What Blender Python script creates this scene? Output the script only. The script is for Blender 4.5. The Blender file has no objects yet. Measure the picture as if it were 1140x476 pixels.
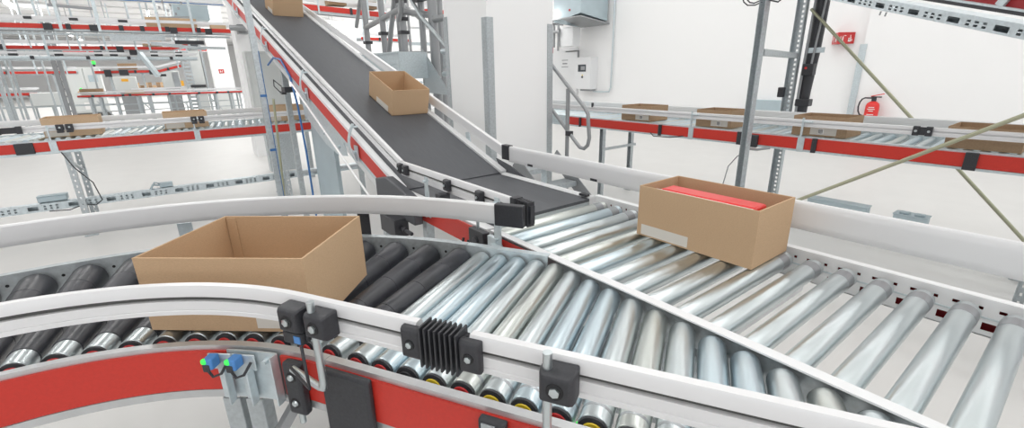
import bpy, math, random
from mathutils import Vector, Matrix
random.seed(7)
COL = bpy.context.scene.collection
PI = math.pi
V = Vector

# ------------------------------------------------------------------ materials
MATS = {}
def mat(name, rgb, rough=.5, metal=0, noise=0, nscale=20, bump=0, emit=None, estr=0, alpha=1, stretch=None, rvar=0, spec=.5):
    m = bpy.data.materials.new(name); m.use_nodes = True
    nt = m.node_tree; b = nt.nodes['Principled BSDF']
    b.inputs['Base Color'].default_value = (*rgb, 1)
    b.inputs['Roughness'].default_value = rough
    b.inputs['Metallic'].default_value = metal
    b.inputs['Specular IOR Level'].default_value = spec
    if noise or bump or rvar:
        tc = nt.nodes.new('ShaderNodeTexCoord'); mp = nt.nodes.new('ShaderNodeMapping')
        nt.links.new(tc.outputs['Object'], mp.inputs['Vector'])
        if stretch: mp.inputs['Scale'].default_value = stretch
        n = nt.nodes.new('ShaderNodeTexNoise'); n.inputs['Scale'].default_value = nscale; n.inputs['Detail'].default_value = 4
        nt.links.new(mp.outputs['Vector'], n.inputs['Vector'])
        if noise:
            r = nt.nodes.new('ShaderNodeValToRGB')
            lo = [max(0, c*(1-noise)) for c in rgb]; hi = [min(1, c*(1+noise)) for c in rgb]
            r.color_ramp.elements[0].color = (*lo, 1); r.color_ramp.elements[0].position = .3
            r.color_ramp.elements[1].color = (*hi, 1); r.color_ramp.elements[1].position = .7
            nt.links.new(n.outputs['Fac'], r.inputs['Fac']); nt.links.new(r.outputs['Color'], b.inputs['Base Color'])
        if rvar:
            mr = nt.nodes.new('ShaderNodeMapRange'); mr.inputs['To Min'].default_value = max(.02, rough-rvar); mr.inputs['To Max'].default_value = rough+rvar
            nt.links.new(n.outputs['Fac'], mr.inputs['Value']); nt.links.new(mr.outputs['Result'], b.inputs['Roughness'])
        if bump:
            bp = nt.nodes.new('ShaderNodeBump'); bp.inputs['Strength'].default_value = bump; bp.inputs['Distance'].default_value = .002
            nt.links.new(n.outputs['Fac'], bp.inputs['Height']); nt.links.new(bp.outputs['Normal'], b.inputs['Normal'])
    if emit:
        b.inputs['Emission Color'].default_value = (*emit, 1); b.inputs['Emission Strength'].default_value = estr
    if alpha < 1:
        b.inputs['Alpha'].default_value = alpha
    MATS[name] = m
    return m
CHROME = mat('zinc_plated_steel', (.61, .665, .68), .30, .92)
CHROME2 = mat('zinc_plated_steel_olive', (.60, .63, .605), .30, .92)
CHROMEB = mat('zinc_plated_steel_blue', (.58, .68, .73), .31, .90)
BANDM = mat('dull_steel_band', (.42, .44, .46), .35, .8)
GALV = mat('galvanised_steel', (.50, .54, .56), .42, .6, noise=.12, nscale=60, rvar=.08)
GALVL = mat('light_galvanised_steel', (.62, .69, .72), .38, .5, noise=.08, nscale=50)
ALU = mat('brushed_aluminium', (.58, .59, .60), .40, .6, noise=.05, nscale=30)
RAIL = mat('anodised_white_rail', (.80, .80, .81), .32, .12)
RAILB = mat('blurred_white_rail', (.78, .79, .80), .40, .05)
FRAME = mat('white_frame_profile', (.82, .83, .84), .4, .1)
SLOT = mat('rail_slot_shadow_grey', (.11, .11, .105), .6)  # shade of slots and gaps put into the colour; also the plinth's grey
RED = mat('red_side_panel', (.60, .035, .022), .45, 0, noise=.04, nscale=120)
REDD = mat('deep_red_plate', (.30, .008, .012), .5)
RECESS = mat('recess_shade_black', (.012, .012, .014), .6)  # shade inside recesses and holes, painted as near-black
REDC = mat('red_bearing_cap', (.62, .02, .02), .4)
YELC = mat('yellow_bearing_cap', (.85, .62, .02), .4)
BLK = mat('black_moulded_plastic', (.035, .036, .042), .48, 0, noise=.15, nscale=150, bump=.15)
RUB = mat('black_rubber_sleeve', (.036, .038, .046), .36, 0, noise=.25, nscale=9, rvar=.08)
DGR = mat('dark_grey_cover', (.085, .09, .10), .5)
BELT = mat('charcoal_belt', (.085, .09, .10), .55, 0, noise=.10, nscale=14, stretch=(14, .6, .6), bump=.1)
CART = mat('kraft_cardboard', (.56, .385, .24), .85, 0, noise=.07, nscale=170, stretch=(1, 1, 5), bump=.2, spec=.15)
CARTB = mat('kraft_cardboard_brown', (.42, .29, .185), .85, 0, noise=.07, nscale=90, spec=.15)
CARTI = mat('kraft_cardboard_pale', (.62, .45, .30), .85, 0, noise=.06, nscale=120, spec=.15)
LABEL = mat('paper_label', (.70, .66, .60), .6)
INK = mat('barcode_ink', (.10, .09, .09), .6)
WHITE = mat('white_wall_paint', (.92, .92, .92), .7)
FLOOR = mat('pale_epoxy_floor', (.69, .685, .67), .48, 0, noise=.02, nscale=3, rvar=.04)
CEIL = mat('corrugated_white_ceiling', (.74, .74, .74), .7, 0, noise=.04, nscale=2, stretch=(.1, 4, 1))
CAB = mat('light_grey_cabinet_paint', (.64, .66, .65), .5)
CABW = mat('white_cabinet_paint', (.80, .81, .82), .45)
GREY = mat('grey_steel_tube', (.33, .34, .35), .4, .5)
OLIVE = mat('olive_zinc_rod', (.42, .42, .30), .4, .5)
BLUE = mat('blue_plastic', (.05, .17, .42), .4)
SENS = mat('blue_sensor_housing', (.08, .26, .62), .4)
LED = mat('green_indicator_light', (.05, .8, .1), .3, emit=(.05, .8, .10), estr=.6)
LAMP = mat('lit_fluorescent_tube', (1, 1, 1), .4, emit=(1, .99, .96), estr=14)
EXTR = mat('extinguisher_red', (.75, .03, .025), .3)
SIGNR = mat('sign_red', (.55, .03, .03), .4)
SIGNW = mat('sign_white', (.85, .83, .82), .5)
AMBER = mat('amber_plastic', (.85, .42, .03), .4)
SCREEN = mat('dark_display_glass', (.06, .07, .08), .2)
PLATE = mat('blue_grey_steel_sheet', (.48, .57, .61), .45, .4, noise=.04, nscale=5)

# ------------------------------------------------------------------ mesh builder
class MB:
    def __init__(s): s.v = []; s.f = []; s.m = []; s.cur = 0
    def add(s, vs, fs):
        o = len(s.v); s.v += [tuple(x) for x in vs]; s.f += [tuple(o+i for i in f) for f in fs]; s.m += [s.cur]*len(fs); return s
    def box(s, c, d, rz=0, M=None):
        x, y, z = d[0]/2, d[1]/2, d[2]/2
        R = M if M is not None else Matrix.Rotation(rz, 3, 'Z')
        vs = [V(c) + R @ V((a*x, b*y, e*z)) for a in (-1, 1) for b in (-1, 1) for e in (-1, 1)]
        return s.add(vs, [(0,1,3,2), (4,6,7,5), (0,4,5,1), (2,3,7,6), (0,2,6,4), (1,5,7,3)])
    def beam(s, a, b, w, h, up=(0, 0, 1)):
        a, b = V(a), V(b); d = (b-a); L = d.length; d.normalize()
        up = V(up)
        if abs(d.dot(up)) > .99: up = V((1, 0, 0))
        sx = d.cross(up).normalized(); uz = sx.cross(d).normalized()
        M = Matrix((sx, d, uz)).transposed()
        return s.box((a+b)/2, (w, L, h), M=M)
    def loft(s, rings, closed=True, caps=True):
        n = len(rings[0]); o = len(s.v)
        fs = []
        for i in range(len(rings)-1):
            for j in range(n if closed else n-1):
                k = (j+1) % n
                fs.append((i*n+j, i*n+k, (i+1)*n+k, (i+1)*n+j))
        if caps and closed:
            fs.append(tuple(reversed(range(n)))); fs.append(tuple((len(rings)-1)*n+j for j in range(n)))
        return s.add([p for r in rings for p in r], fs)
    def tube(s, pts, r, n=10):
        pts = [V(p) for p in pts]; rings = []
        rr = r if isinstance(r, (list, tuple)) else [r]*len(pts)
        ref = None
        for i, p in enumerate(pts):
            t = (pts[min(i+1, len(pts)-1)] - pts[max(i-1, 0)]).normalized()
            if ref is None:
                ref = t.orthogonal().normalized()
            ref = (ref - t*ref.dot(t)).normalized(); q = t.cross(ref)
            rings.append([p + (ref*math.cos(2*PI*k/n) + q*math.sin(2*PI*k/n))*rr[i] for k in range(n)])
        return s.loft(rings)
    def lathe(s, a, b, prof, n=20):
        """prof: list of (t along a->b in metres, radius)"""
        a, b = V(a), V(b); d = (b-a).normalized(); u = d.orthogonal().normalized(); w = d.cross(u)
        rings = [[a + d*t + (u*math.cos(2*PI*k/n) + w*math.sin(2*PI*k/n))*r for k in range(n)] for t, r in prof]
        return s.loft(rings)
    def sweep(s, path, prof):
        """path: list of (pos, outward unit); prof: closed list of (u outward, v up)"""
        return s.loft([[V(p) + V(o)*u + V((0, 0, v)) for u, v in prof] for p, o in path])
    def holes(s, o, du, dv, L, bands, th):
        """plate with real holes: o origin, du/dv unit vectors; bands = list of (v0, v1, [(u0,u1)..]); th thickness"""
        o, du, dv = V(o), V(du), V(dv); nn = du.cross(dv).normalized()
        M = Matrix((du, dv, nn)).transposed()
        for v0, v1, hs in bands:
            u = 0
            for h0, h1 in sorted(hs)+[(L, L)]:
                if h0 > u: s.box(o+du*((u+h0)/2)+dv*((v0+v1)/2), (h0-u, v1-v0, th), M=M)
                u = h1
        return s
    def build(s, name, material, parent=None, bevel=0, smooth=True):
        me = bpy.data.meshes.new(name); me.from_pydata(s.v, [], s.f)
        ms = material if isinstance(material, (list, tuple)) else [material]
        for m in ms: me.materials.append(m)
        if len(ms) > 1:
            me.polygons.foreach_set('material_index', s.m)
        me.validate(); me.update()
        if smooth:
            me.polygons.foreach_set('use_smooth', [True]*len(me.polygons)); me.set_sharp_from_angle(angle=math.radians(38))
        o = bpy.data.objects.new(name, me); COL.objects.link(o)
        if bevel:
            bm = o.modifiers.new('bevel', 'BEVEL'); bm.width = bevel; bm.segments = 2; bm.limit_method = 'ANGLE'
        if parent: attach(o, parent)
        return o
WP = {}
def wpos(o):
    p = V(o.location)
    return p + wpos(o.parent) if o.parent else p
def attach(o, parent):
    o.parent = parent; o.matrix_parent_inverse = Matrix.Identity(4)
    o.location = V(o.location) - wpos(parent)
def tag(o, label=None, cat=None, group=None, kind=None):
    if label: o['label'] = label
    if cat: o['category'] = cat
    if group: o['group'] = group
    if kind: o['kind'] = kind
    return o
def thing(name, loc, label, cat, group=None):
    o = bpy.data.objects.new(name, None); COL.objects.link(o); o.location = loc
    o.empty_display_size = .05
    return tag(o, label, cat, group)
def copy_obj(o, parent, dloc):
    c = o.copy(); COL.objects.link(c); c.parent = parent
    if dloc is not None: c.location = dloc
    for ch in o.children: copy_obj(ch, c, None)
    return c

# ------------------------------------------------------------------ shared profiles
# guide rail: outside face (-u side) slotted, inside face (+u) smooth and rounded; height .085
RP = [(-.012, 0), (-.012, .010), (-.010, .012), (-.012, .014), (-.012, .036), (.002, .036), (.002, .048), (-.012, .048),
      (-.012, .072), (-.009, .077), (.007, .077), (.012, .072), (.013, .056), (.013, .020), (.011, .004), (.007, 0)]
SLOTP = [(-.002, .0365), (-.002, .0475), (.001, .0475), (.001, .0365)]  # dark strip laid into the slot, stands in for its shade
RZ = 1.003
def straight(a, b, side, n=2):
    """path from a to b with outward vector pointing to 'side' (unit 3-vector)"""
    a, b = V(a), V(b)
    return [(a.lerp(b, i/(n-1)), side) for i in range(n)]

# ------------------------------------------------------------------ camera
Fpx, YAW, PITCH, ROLL = 500.8, math.radians(37.0476), math.radians(17.4917), math.radians(-1.0894)
cam = bpy.data.cameras.new('camera'); co = bpy.data.objects.new('camera', cam); COL.objects.link(co)
cam.sensor_width = 36; cam.lens = Fpx/1140*36; cam.clip_start = .02; cam.clip_end = 300
fw = V((math.sin(YAW)*math.cos(PITCH), math.cos(YAW)*math.cos(PITCH), -math.sin(PITCH)))
rt = V((math.cos(YAW), -math.sin(YAW), 0)); up = rt.cross(fw)
r2 = rt*math.cos(ROLL) + up*math.sin(ROLL); u2 = -rt*math.sin(ROLL) + up*math.cos(ROLL)
M3 = Matrix((r2, u2, -fw)).transposed()
co.matrix_world = Matrix.Translation((0, 0, 1.55)) @ M3.to_4x4()
bpy.context.scene.camera = co

# ------------------------------------------------------------------ setting
def struct(name, mb, m, label=None):
    o = mb.build(name, m, smooth=False); o['kind'] = 'structure'
    if label: o['label'] = label
    return o
struct('floor', MB().box((-6, 33, -.05), (52, 94, .1)), FLOOR)
WX = 10.0
struct('wall_right', MB().box((WX+.15, 21, 2.6), (.3, 90, 5.2)), WHITE)
struct('trim_1', MB().box((WX-.05, -2.1, 2.6), (.1, 10.0, 5.2)), WHITE, 'shallow white wall pier behind the red fire extinguisher')
struct('wall_back', MB().box((-6, 66, 2.6), (52, .3, 5.2)), WHITE)
mb = MB(); mb.box((-6, 33, 5.25), (52, 94, .1))
for k in range(26): mb.box((-6, 4+k*2.9, 5.16), (52, .12, .08))
struct('ceiling', mb, CEIL)

# white column beside the belt
col = MB().box((2.6+.42, 3.77+.42, 2.6), (.84, .80, 5.2)); 
o = col.build('column', WHITE, smooth=False); tag(o, 'tall square white concrete column behind the belt conveyor', 'column', kind='structure')
def corner_guard(x, y, sx, sy, z1, label, w=.075):
    m = MB(); t = .006
    m.box((x+sx*w/2, y-sy*t/2, z1/2), (w, t, z1)); m.box((x-sx*t/2, y+sy*w/2-0*t, z1/2), (t, w, z1))
    o = m.build('corner_guard', GALV, smooth=False)
    tag(o, label, 'corner guard', 'galvanised guards on the white column')
corner_guard(2.598, 3.788, 1, 1, 2.05, 'galvanised angle guard on the middle front corner of the white column')
corner_guard(3.442, 3.788, -1, 1, 2.02, 'galvanised angle guard on the right hand edge of the white column')
corner_guard(2.598, 4.592, 1, -1, 2.12, 'galvanised angle guard on the left hand edge of the white column')

# ------------------------------------------------------------------ rollers
def make_roller(a, b, r, parent, m, name='roller', cap=REDC, bands=True, far_cap=True, n=20, band_at=None, detail=True):
    """cylinder from near end a to far end b"""
    a, b = V(a), V(b); L = (b-a).length; d = (b-a).normalized()
    o = MB().lathe(a, b, [(0, r*.86), (.002, r*.97), (.006, r), (L-.006, r), (L-.002, r*.97), (L, r*.86)], n).build(name, m)
    attach(o, parent)
    if detail:
        rg = MB().lathe(a-d*.007, a, [(0, r*.72), (.002, r*.93), (.007, r*.93)], n).build('end_ring', BLK, None); attach(rg, o)
        cp = MB().lathe(a-d*.010, a-d*.0075, [(0, r*.62), (.0025, r*.66)], 16).build('bearing_cap', cap, None); attach(cp, o)
        ax = MB().lathe(a-d*.022, a-d*.010, [(0, r*.22), (.012, r*.22)], 6).build('axle', GALV, None); attach(ax, o)
        if far_cap:
            rg = MB().lathe(b, b+d*.006, [(0, r*.93), (.006, r*.8)], n).build('end_ring', BLK, None); attach(rg, o)
    if bands and band_at is not None:
        for t0, t1 in band_at:
            bd = MB().lathe(a+d*t0, a+d*t1, [(0, r+.0004), (t1-t0, r+.0004)], n).build('band', BANDM, None); attach(bd, o)
    return o

PITCHM = .0985; RR = .031
# ============================================================ MAIN STRAIGHT ROLLER CONVEYOR (M)
XL, XR = 1.02, 1.765
ZT = .90                        # top of rollers
cm = thing('roller_conveyor', (1.39, .6, 0), 'straight conveyor with widely spaced steel rollers running to the lower right corner', 'conveyor')
y = .030; k = 0
while y < 1.57:
    m = [CHROME, CHROME, CHROMEB, CHROME2][k % 4] if y > .8 else CHROME
    make_roller((1.058, y, ZT-RR), (1.735, y, ZT-RR), RR, cm, m, cap=REDC if k % 4 == 1 else BLK, band_at=[(.60, .65)])
    y += PITCHM; k += 1
Y0, Y1 = -.35, 1.60
# right frame: web with real punched holes, red plate behind
m = MB(); L = Y1-Y0
big = []; small = []; u = .02
while u < L-.06:
    big.append((u, u+.030)); u += .0985
small_a = [(h0-.030, h0-.018) for h0, h1 in big if h0 > .04]; small_b = [(h0+.036, h0+.046) for h0, h1 in big]
mid = [(h0-.012, h0+.004) for h0, h1 in big if h0 > .04]
m.holes((1.770, Y0, 0), (0, 1, 0), (0, 0, 1), L,
        [(.795, .812, []), (.812, .836, big), (.836, .866, []), (.866, .872, []), (.872, .882, sorted(small_a+small_b+mid)), (.882, .905, [])], .003)
m.box((1.7845, (Y0+Y1)/2, .9065), (.032, L, .003)); m.box((1.7845, (Y0+Y1)/2, .796), (.032, L, .003))
m.build('side_frame', FRAME, cm)
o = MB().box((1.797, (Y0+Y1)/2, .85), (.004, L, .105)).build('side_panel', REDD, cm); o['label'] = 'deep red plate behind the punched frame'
o = MB().box((1.7675, (Y0+Y1)/2, .851), (.003, L, .005)); o.build('cable_strip', GALVL, cm)
# left frame between the two roller fields
m = MB(); L = 1.50+.45
m.holes((1.040, -.45, 0), (0, 1, 0), (0, 0, 1), L, [(.745, .80, []), (.80, .82, [(.03+i*.0985, .062+i*.0985) for i in range(19)]), (.82, .905, [])], .003)
m.build('side_frame', GALV, cm, smooth=False)
m = MB(); m.box((1.030, -.45+L/2, .9065), (.032, L, .005)); m.build('frame_flange', FRAME, cm)
o = MB().box((1.010, 1.31, .866), (.004, .36, .058)).build('side_panel', RED, cm)
m = MB()
for i in range(12): m.box((1.025, .08+i*.12, .81), (.020, .010, .05))
m.build('clip_row', GALVL, cm)
for yy in (.575, -.2, 1.25):
    m = MB(); m.box((1.405, yy, .775), (.72, .045, .035)); m.build('cross_member', FRAME, cm)
for xx, yy in ((1.79, 1.45), (1.03, 1.45), (1.79, -.3)):
    MB().box((xx, yy, .37), (.045, .045, .735)).build('leg', GALV, cm)
# right guard rail (smooth inner face seen)
m = MB(); m.sweep(straight((1.800, -.4, .975), (1.800, 2.40, .975), (-1, 0, 0)), [(u, v*1.37) for u, v in RP]); m.build('guide_rail', RAIL, cm, smooth=True)
def rail_bracket(x, y, z, sx, parent, h=.15, m=GALVL, name='rail_bracket'):
    """perforated upright plate bracket standing outside a frame"""
    b = MB(); w = .05
    prof = [(-w/2, 0), (w/2, 0), (w*.42, h*.6), (w*.30, h), (-w*.30, h), (-w*.42, h*.6)]
    a = [(x, y+p, z+q) for p, q in prof]; c = [(x+sx*.004, y+p, z+q) for p, q in prof]
    b.loft([a, c]); b.box((x+sx*.012, y, z+.012), (.03, .05, .004)); b.tube([(x-sx*.01, y, z+h-.02), (x+sx*.02, y, z+h-.02)], .006, 8)
    b.tube([(x-sx*.01, y, z+.035), (x+sx*.02, y, z+.035)], .006, 8)
    return b.build(name, m, parent)
rail_bracket(1.825, 2.08, .86, 1, cm, .17); rail_bracket(1.825, -.22, .86, 1, cm, .10)
for yy in (2.17, 1.63):
    MB().box((1.800, yy, .986), (.024, .05, .016)).build('rail_clip', BLK, cm)

# ============================================================ FLAT BELT SECTION
fb = thing('belt_conveyor', (1.39, 2.0, 0), 'short level grey belt conveyor feeding the steel rollers', 'conveyor')
MB().box((1.385, 1.985, .893), (.665, .79, .016)).build('belt', BELT, fb)
MB().lathe((1.06, 1.615, .875), (1.715, 1.615, .875), [(0, .024), (.655, .024)], 20).build('end_roller', CHROME, fb)
m = MB(); m.box((1.745, 1.99, .86), (.05, .80, .09)); m.box((1.745, 1.99, .9065), (.03, .80, .006)); m.build('side_frame', FRAME, fb, bevel=.003)
m = MB(); m.box((1.035, 1.94, .865), (.05, .83, .085)); m.build('side_frame', FRAME, fb, bevel=.003)
o = MB().box((.999, 1.95, .852), (.006, .66, .095)).build('side_panel', RED, fb)
m = MB(); m.box((.985, 1.545, .855), (.035, .115, .105)); m.lathe((.960, 1.545, .86), (.967, 1.545, .86), [(0, .018), (.007, .022)], 16); m.build('junction_box', BLK, fb, bevel=.004)
m = MB(); m.box((.988, 1.44, .855), (.02, .06, .10)); m.build('joint_plate', GALVL, fb, bevel=.002)
for xx in (1.03, 1.75): MB().box((xx, 2.12, .41), (.045, .045, .82)).build('leg', GALV, fb)
m = MB(); m.box((1.72, 1.63, .915), (.03, .05, .012)); m.build('hinge_block', BLK, fb)
# left guide rail, slotted face outward (toward camera)
m = MB(); m.sweep(straight((1.030, 1.34, RZ), (1.030, 2.38, RZ), (1, 0, 0)), RP); m.build('guide_rail', RAIL, fb)
m = MB(); m.sweep(straight((1.030, 1.34, RZ), (1.030, 2.38, RZ), (1, 0, 0)), SLOTP); m.build('rail_slot_shade', SLOT, fb)
def clamp(c, d, parent, w=.055, h=.062, t=.045, screw=True, name='rail_clamp'):
    """moulded clamp centred at c on a rail; d = outward unit vector"""
    c, d = V(c), V(d).normalized(); s_ = V((0, 0, 1)).cross(d).normalized(); M = Matrix((s_, d, V((0, 0, 1)))).transposed()
    b = MB(); q = c + d*t/2
    pr = [(-w/2, -h/2), (w/2, -h/2), (w/2, h/2), (-w/2, h/2)]
    rings = []
    for dd, f in ((0, 1), (t*.55, 1), (t*.8, .94), (t, .78)):
        rings.append([c + d*dd + s_*(a*f) + V((0, 0, e*f)) for a, e in pr])
    b.loft(rings)
    o = b.build(name, BLK, parent, bevel=.0035)
    if screw:
        sb = MB(); p = c + d*t
        sb.lathe(p-d*.002, p+d*.0015, [(0, w*.26), (.0035, w*.24)], 16); r_ = sb.build('screw_recess_shade', RECESS, None); attach(r_, o)  # raised dark disc painted as the shade of a screw recess
        sb = MB(); sb.lathe(p, p+d*.006, [(0, w*.15), (.005, w*.15), (.006, w*.10)], 6); r_ = sb.build('screw', CHROME, None); attach(r_, o)
    return o
for yy in (2.37, 2.30): clamp((1.018, yy, 1.045), (-1, 0, 0), fb, .045, .055, .026)
o = clamp((1.018, 1.84, 1.045), (-1, 0, 0), fb, .045, .055, .026); 
m = MB(); m.box((.985, 1.85, .992), (.055, .05, .03)); m.build('photo_sensor', BLK, fb, bevel=.003)
clamp((1.018, 1.56, 1.045), (-1, 0, 0), fb, .045, .055, .026)
m = MB(); m.tube([(.992, 1.56, .86), (.992, 1.56, 1.03)], .007, 10); m.build('clamp_rod', CHROME, fb)
for yy, zz in ((2.01, .85), (1.40, .87)): rail_bracket(.985, yy, zz, -1, fb, .21)
m = MB()
for i in range(6): m.box((1.030, 1.315-i*.013, 1.037), (.034, .006, .095))
m.box((1.030, 1.335, 1.037), (.040, .03, .10)); m.box((1.030, 1.285, 1.037), (.02, .10, .07))
m.build('rail_end_cap', BLK, fb)
# conduit and sensor tray on the left of the belt
m = MB(); m.tube([(.975, 1.62, .84), (.97, 1.60, .80), (.965, 1.63, .77), (.97, 1.7, .74)], .006, 8); m.tube([(.975, 1.66, .84), (.96, 1.65, .79), (.965, 1.68, .75)], .006, 8)
m.build('cable', BLK, fb)

# ============================================================ INCLINED BELT
SL = .329
ANG = math.atan(SL)
ib = thing('inclined_belt_conveyor', (1.39, 5, 0), 'long charcoal belt conveyor rising toward the top left', 'conveyor')
def zi(y): return .905 + SL*(y-2.38)
def inc(x, y, dz=0): return V((x, y, zi(y)+dz))
YE = 9.6
m = MB(); n = 24
a = inc(1.385, 2.40, -.008); b = inc(1.385, YE, -.008); m.beam(a, b, .665, .016)
m.build('belt', BELT, ib)
MB().lathe((1.055, 2.40, .877), (1.72, 2.40, .877), [(0, .028), (.665, .028)], 20).build('end_roller', DGR, ib)
m = MB(); m.beam(inc(1.745, 2.41, -.035), inc(1.745, YE, -.035), .045, .09); m.beam(inc(1.75, 2.41, .012), inc(1.75, YE, .012), .03, .006); m.build('side_frame', FRAME, ib)
m = MB(); m.beam(inc(1.025, 2.41, -.002), inc(1.025, YE, -.002), .05, .03); m.beam(inc(1.02, 2.41, -.09), inc(1.02, YE, -.09), .045, .14)
m.beam(inc(.985, 2.3, .045), inc(.985, YE, .045), .022, .030); m.build('side_frame', FRAME, ib)
m = MB(); m.beam(inc(.999, 2.34, .022), inc(.999, YE, .022), .012, .020); m.build('gap_shade_strip', SLOT, ib)  # dark strip painted as the shade of an open gap, no seal
m = MB(); m.beam(inc(.975, 2.42, -.008), inc(.975, YE, -.008), .006, .085); m.build('side_panel', RED, ib)
m = MB(); m.beam(inc(.99, 2.42, -.07), inc(.99, YE, -.07), .03, .03); m.build('lower_profile', GALVL, ib)
# rails
def incrail(x, y0, y1, dz, side, name):
    m = MB(); m.sweep([(inc(x, y0, dz), side), (inc(x, y1, dz), side)], RP); return m.build(name, RAIL, ib)
incrail(1.030, 2.39, YE, .098, (1, 0, 0), 'guide_rail')
m = MB(); m.sweep([(inc(1.030, 2.39, .098), (1, 0, 0)), (inc(1.030, YE, .098), (1, 0, 0))], SLOTP); m.build('rail_slot_shade', SLOT, ib)
m = MB(); m.sweep([(V((1.800, 2.45, .993)), (-1, 0, 0)), (V((1.800, YE, .993+.308*(YE-2.45))), (-1, 0, 0))], RP); m.build('guide_rail', RAIL, ib)
m = MB(); m.box((1.80, 2.425, 1.036), (.042, .075, .098)); m.build('rail_joint', BLK, ib, bevel=.004)
for yy in (2.95, 4.0, 5.3, 6.7):
    zc = zi(yy)
    m = MB(); pts = []
    for kk in range(9):
        t = kk/8; pts.append((.962-.030*math.sin(PI*t), yy+.03*math.sin(PI*t), zc-.10+t*.26))
    m2 = [(.0, 0)]
    rings = [[V(p)+V((0, -.022, 0)), V(p)+V((0, .022, 0)), V(p)+V((-.005, .022, 0)), V(p)+V((-.005, -.022, 0))] for p in pts]
    m.loft(rings); m.tube([(.99, yy, zc+.14), (.945, yy, zc+.14)], .007, 8); m.box((.962, yy, zc-.03), (.008, .06, .10)); m.tube([(.965, yy, zc-.02), (.94, yy, zc-.02)], .009, 8)
    m.build('rail_bracket', GALVL, ib)
for yy in (2.9, 3.9, 4.9, 5.9, 6.9):
    m = MB(); z0 = zi(yy); m.beam((1.80, yy, z0-.06), (1.80, yy+.02, z0+.03+.02), .008, .05); m.box((1.79, yy, z0-.03), (.02, .05, .06)); m.build('rail_bracket', GALVL, ib)
m = MB(); m.loft([[V((1.772, 2.20, .905)), V((1.772, 2.46, .905)), V((1.772, 2.52, .985)), V((1.772, 2.36, .955))], [V((1.782, 2.20, .905)), V((1.782, 2.46, .905)), V((1.782, 2.52, .985)), V((1.782, 2.36, .955))]]); m.build('skirt_plate', DGR, ib)
# hinge cover and motor at the lower left
m = MB(); pr = [(2.06, .80), (2.56, .80), (2.56, .97), (2.40, 1.00), (2.15, .955), (2.06, .93)]
m.loft([[V((.925, p, q)) for p, q in pr], [V((.975, p, q)) for p, q in pr]]); m.build('drive_cover', DGR, ib, bevel=.006)
m = MB(); m.box((.90, 2.27, .765), (.08, .20, .10)); m.tube([(.90, 2.16, .765), (.90, 2.12, .765)], .016, 12); m.lathe((.90, 2.15, .765), (.90, 2.05, .765), [(0, .011), (.1, .011)], 10); m.build('drive_motor', BLK, ib, bevel=.006)
# support leg plates below
m = MB(); m.box((1.01, 2.66, .42), (.05, .045, .84)); m.build('leg', GALV, ib)
MB().box((1.75, 2.66, .42), (.05, .045, .84)).build('leg', GALV, ib)
m = MB(); m.box((1.05, 4.05, zi(4.05)/2-.10), (.012, .62, zi(4.05)-.25)); m.box((1.056, 3.745, .5), (.03, .02, 1.0)); m.box((1.056, 4.36, .55), (.03, .02, 1.1)); m.build('support_plate', PLATE, ib)
m = MB(); pr = [(4.35, 1.46), (3.30, 1.10), (3.25, 1.00), (3.45, .98), (3.75, 1.03), (4.30, 1.22)]
m.loft([[V((.992, p, q)) for p, q in pr], [V((.998, p, q)) for p, q in pr]]); 
for p, q in ((3.4, 1.05), (3.75, 1.12), (4.2, 1.30), (3.9, 1.2)): m.tube([(.996, p, q), (.978, p, q)], .012, 8)
m.build('gusset_plate', GALVL, ib)
for yy, xs in ((5.25, (1.07, 1.74)), (7.6, (1.74,))):
    for xx in xs: MB().box((xx, yy, zi(yy)/2-.06), (.05, .05, zi(yy)-.12)).build('leg', GALV, ib)
m = MB(); m.beam((1.07, 5.22, .55), (1.74, 5.22, .55), .03, .03); m.build('cross_brace', GALV, ib)
o = MB().tube([(.93, 4.35, 1.50), (.93, 2.45, .72)], .008, 8).build('brace_rod', RAIL, ib); o['label'] = 'thin white diagonal rod'
pts = [(.93, 5.2, 1.66), (.95, 5.0, 1.72), (.96, 4.75, 1.70), (.965, 4.5, 1.55), (.965, 4.38, 1.3), (.965, 4.33, .9), (.965, 4.33, .3)]
MB().tube(pts, .009, 10).build('blue_hose', BLUE, ib)
m = MB(); m.box((1.0, 4.80, 1.43), (.10, .14, .05)); m.tube([(.95, 4.85, 1.46), (.92, 5.0, 1.52), (.93, 5.08, 1.46), (.96, 4.98, 1.40)], .005, 8); m.box((.97, 4.90, 1.40), (.04, .06, .03)); m.build('valve_block', BLK, ib, bevel=.003)
# post in front of the belt
m = MB(); m.box((.70, 4.345, 1.65), (.045, .045, 3.3)); m.box((.70, 4.345, .004), (.12, .12, .008))
po = m.build('steel_post', GALV); tag(po, 'slim galvanised post passing in front of the rising belt, left of the grey sheet', 'post')
m = MB(); m.tube([(.72, 4.318, .1), (.72, 4.318, 1.75)], .003, 8)
for q in (.5, .95, 1.4): m.box((.70, 4.319, q), (.05, .004, .02))
m.build('blue_cable', BLUE, po)
m = MB(); m.tube([(.80, 4.9, .02), (.86, 4.83, 1.35)], .011, 8); m = m.build('diagonal_rod', OLIVE); tag(m, 'thin pale olive rod leaning between two posts under the belt', 'rod')

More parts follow.
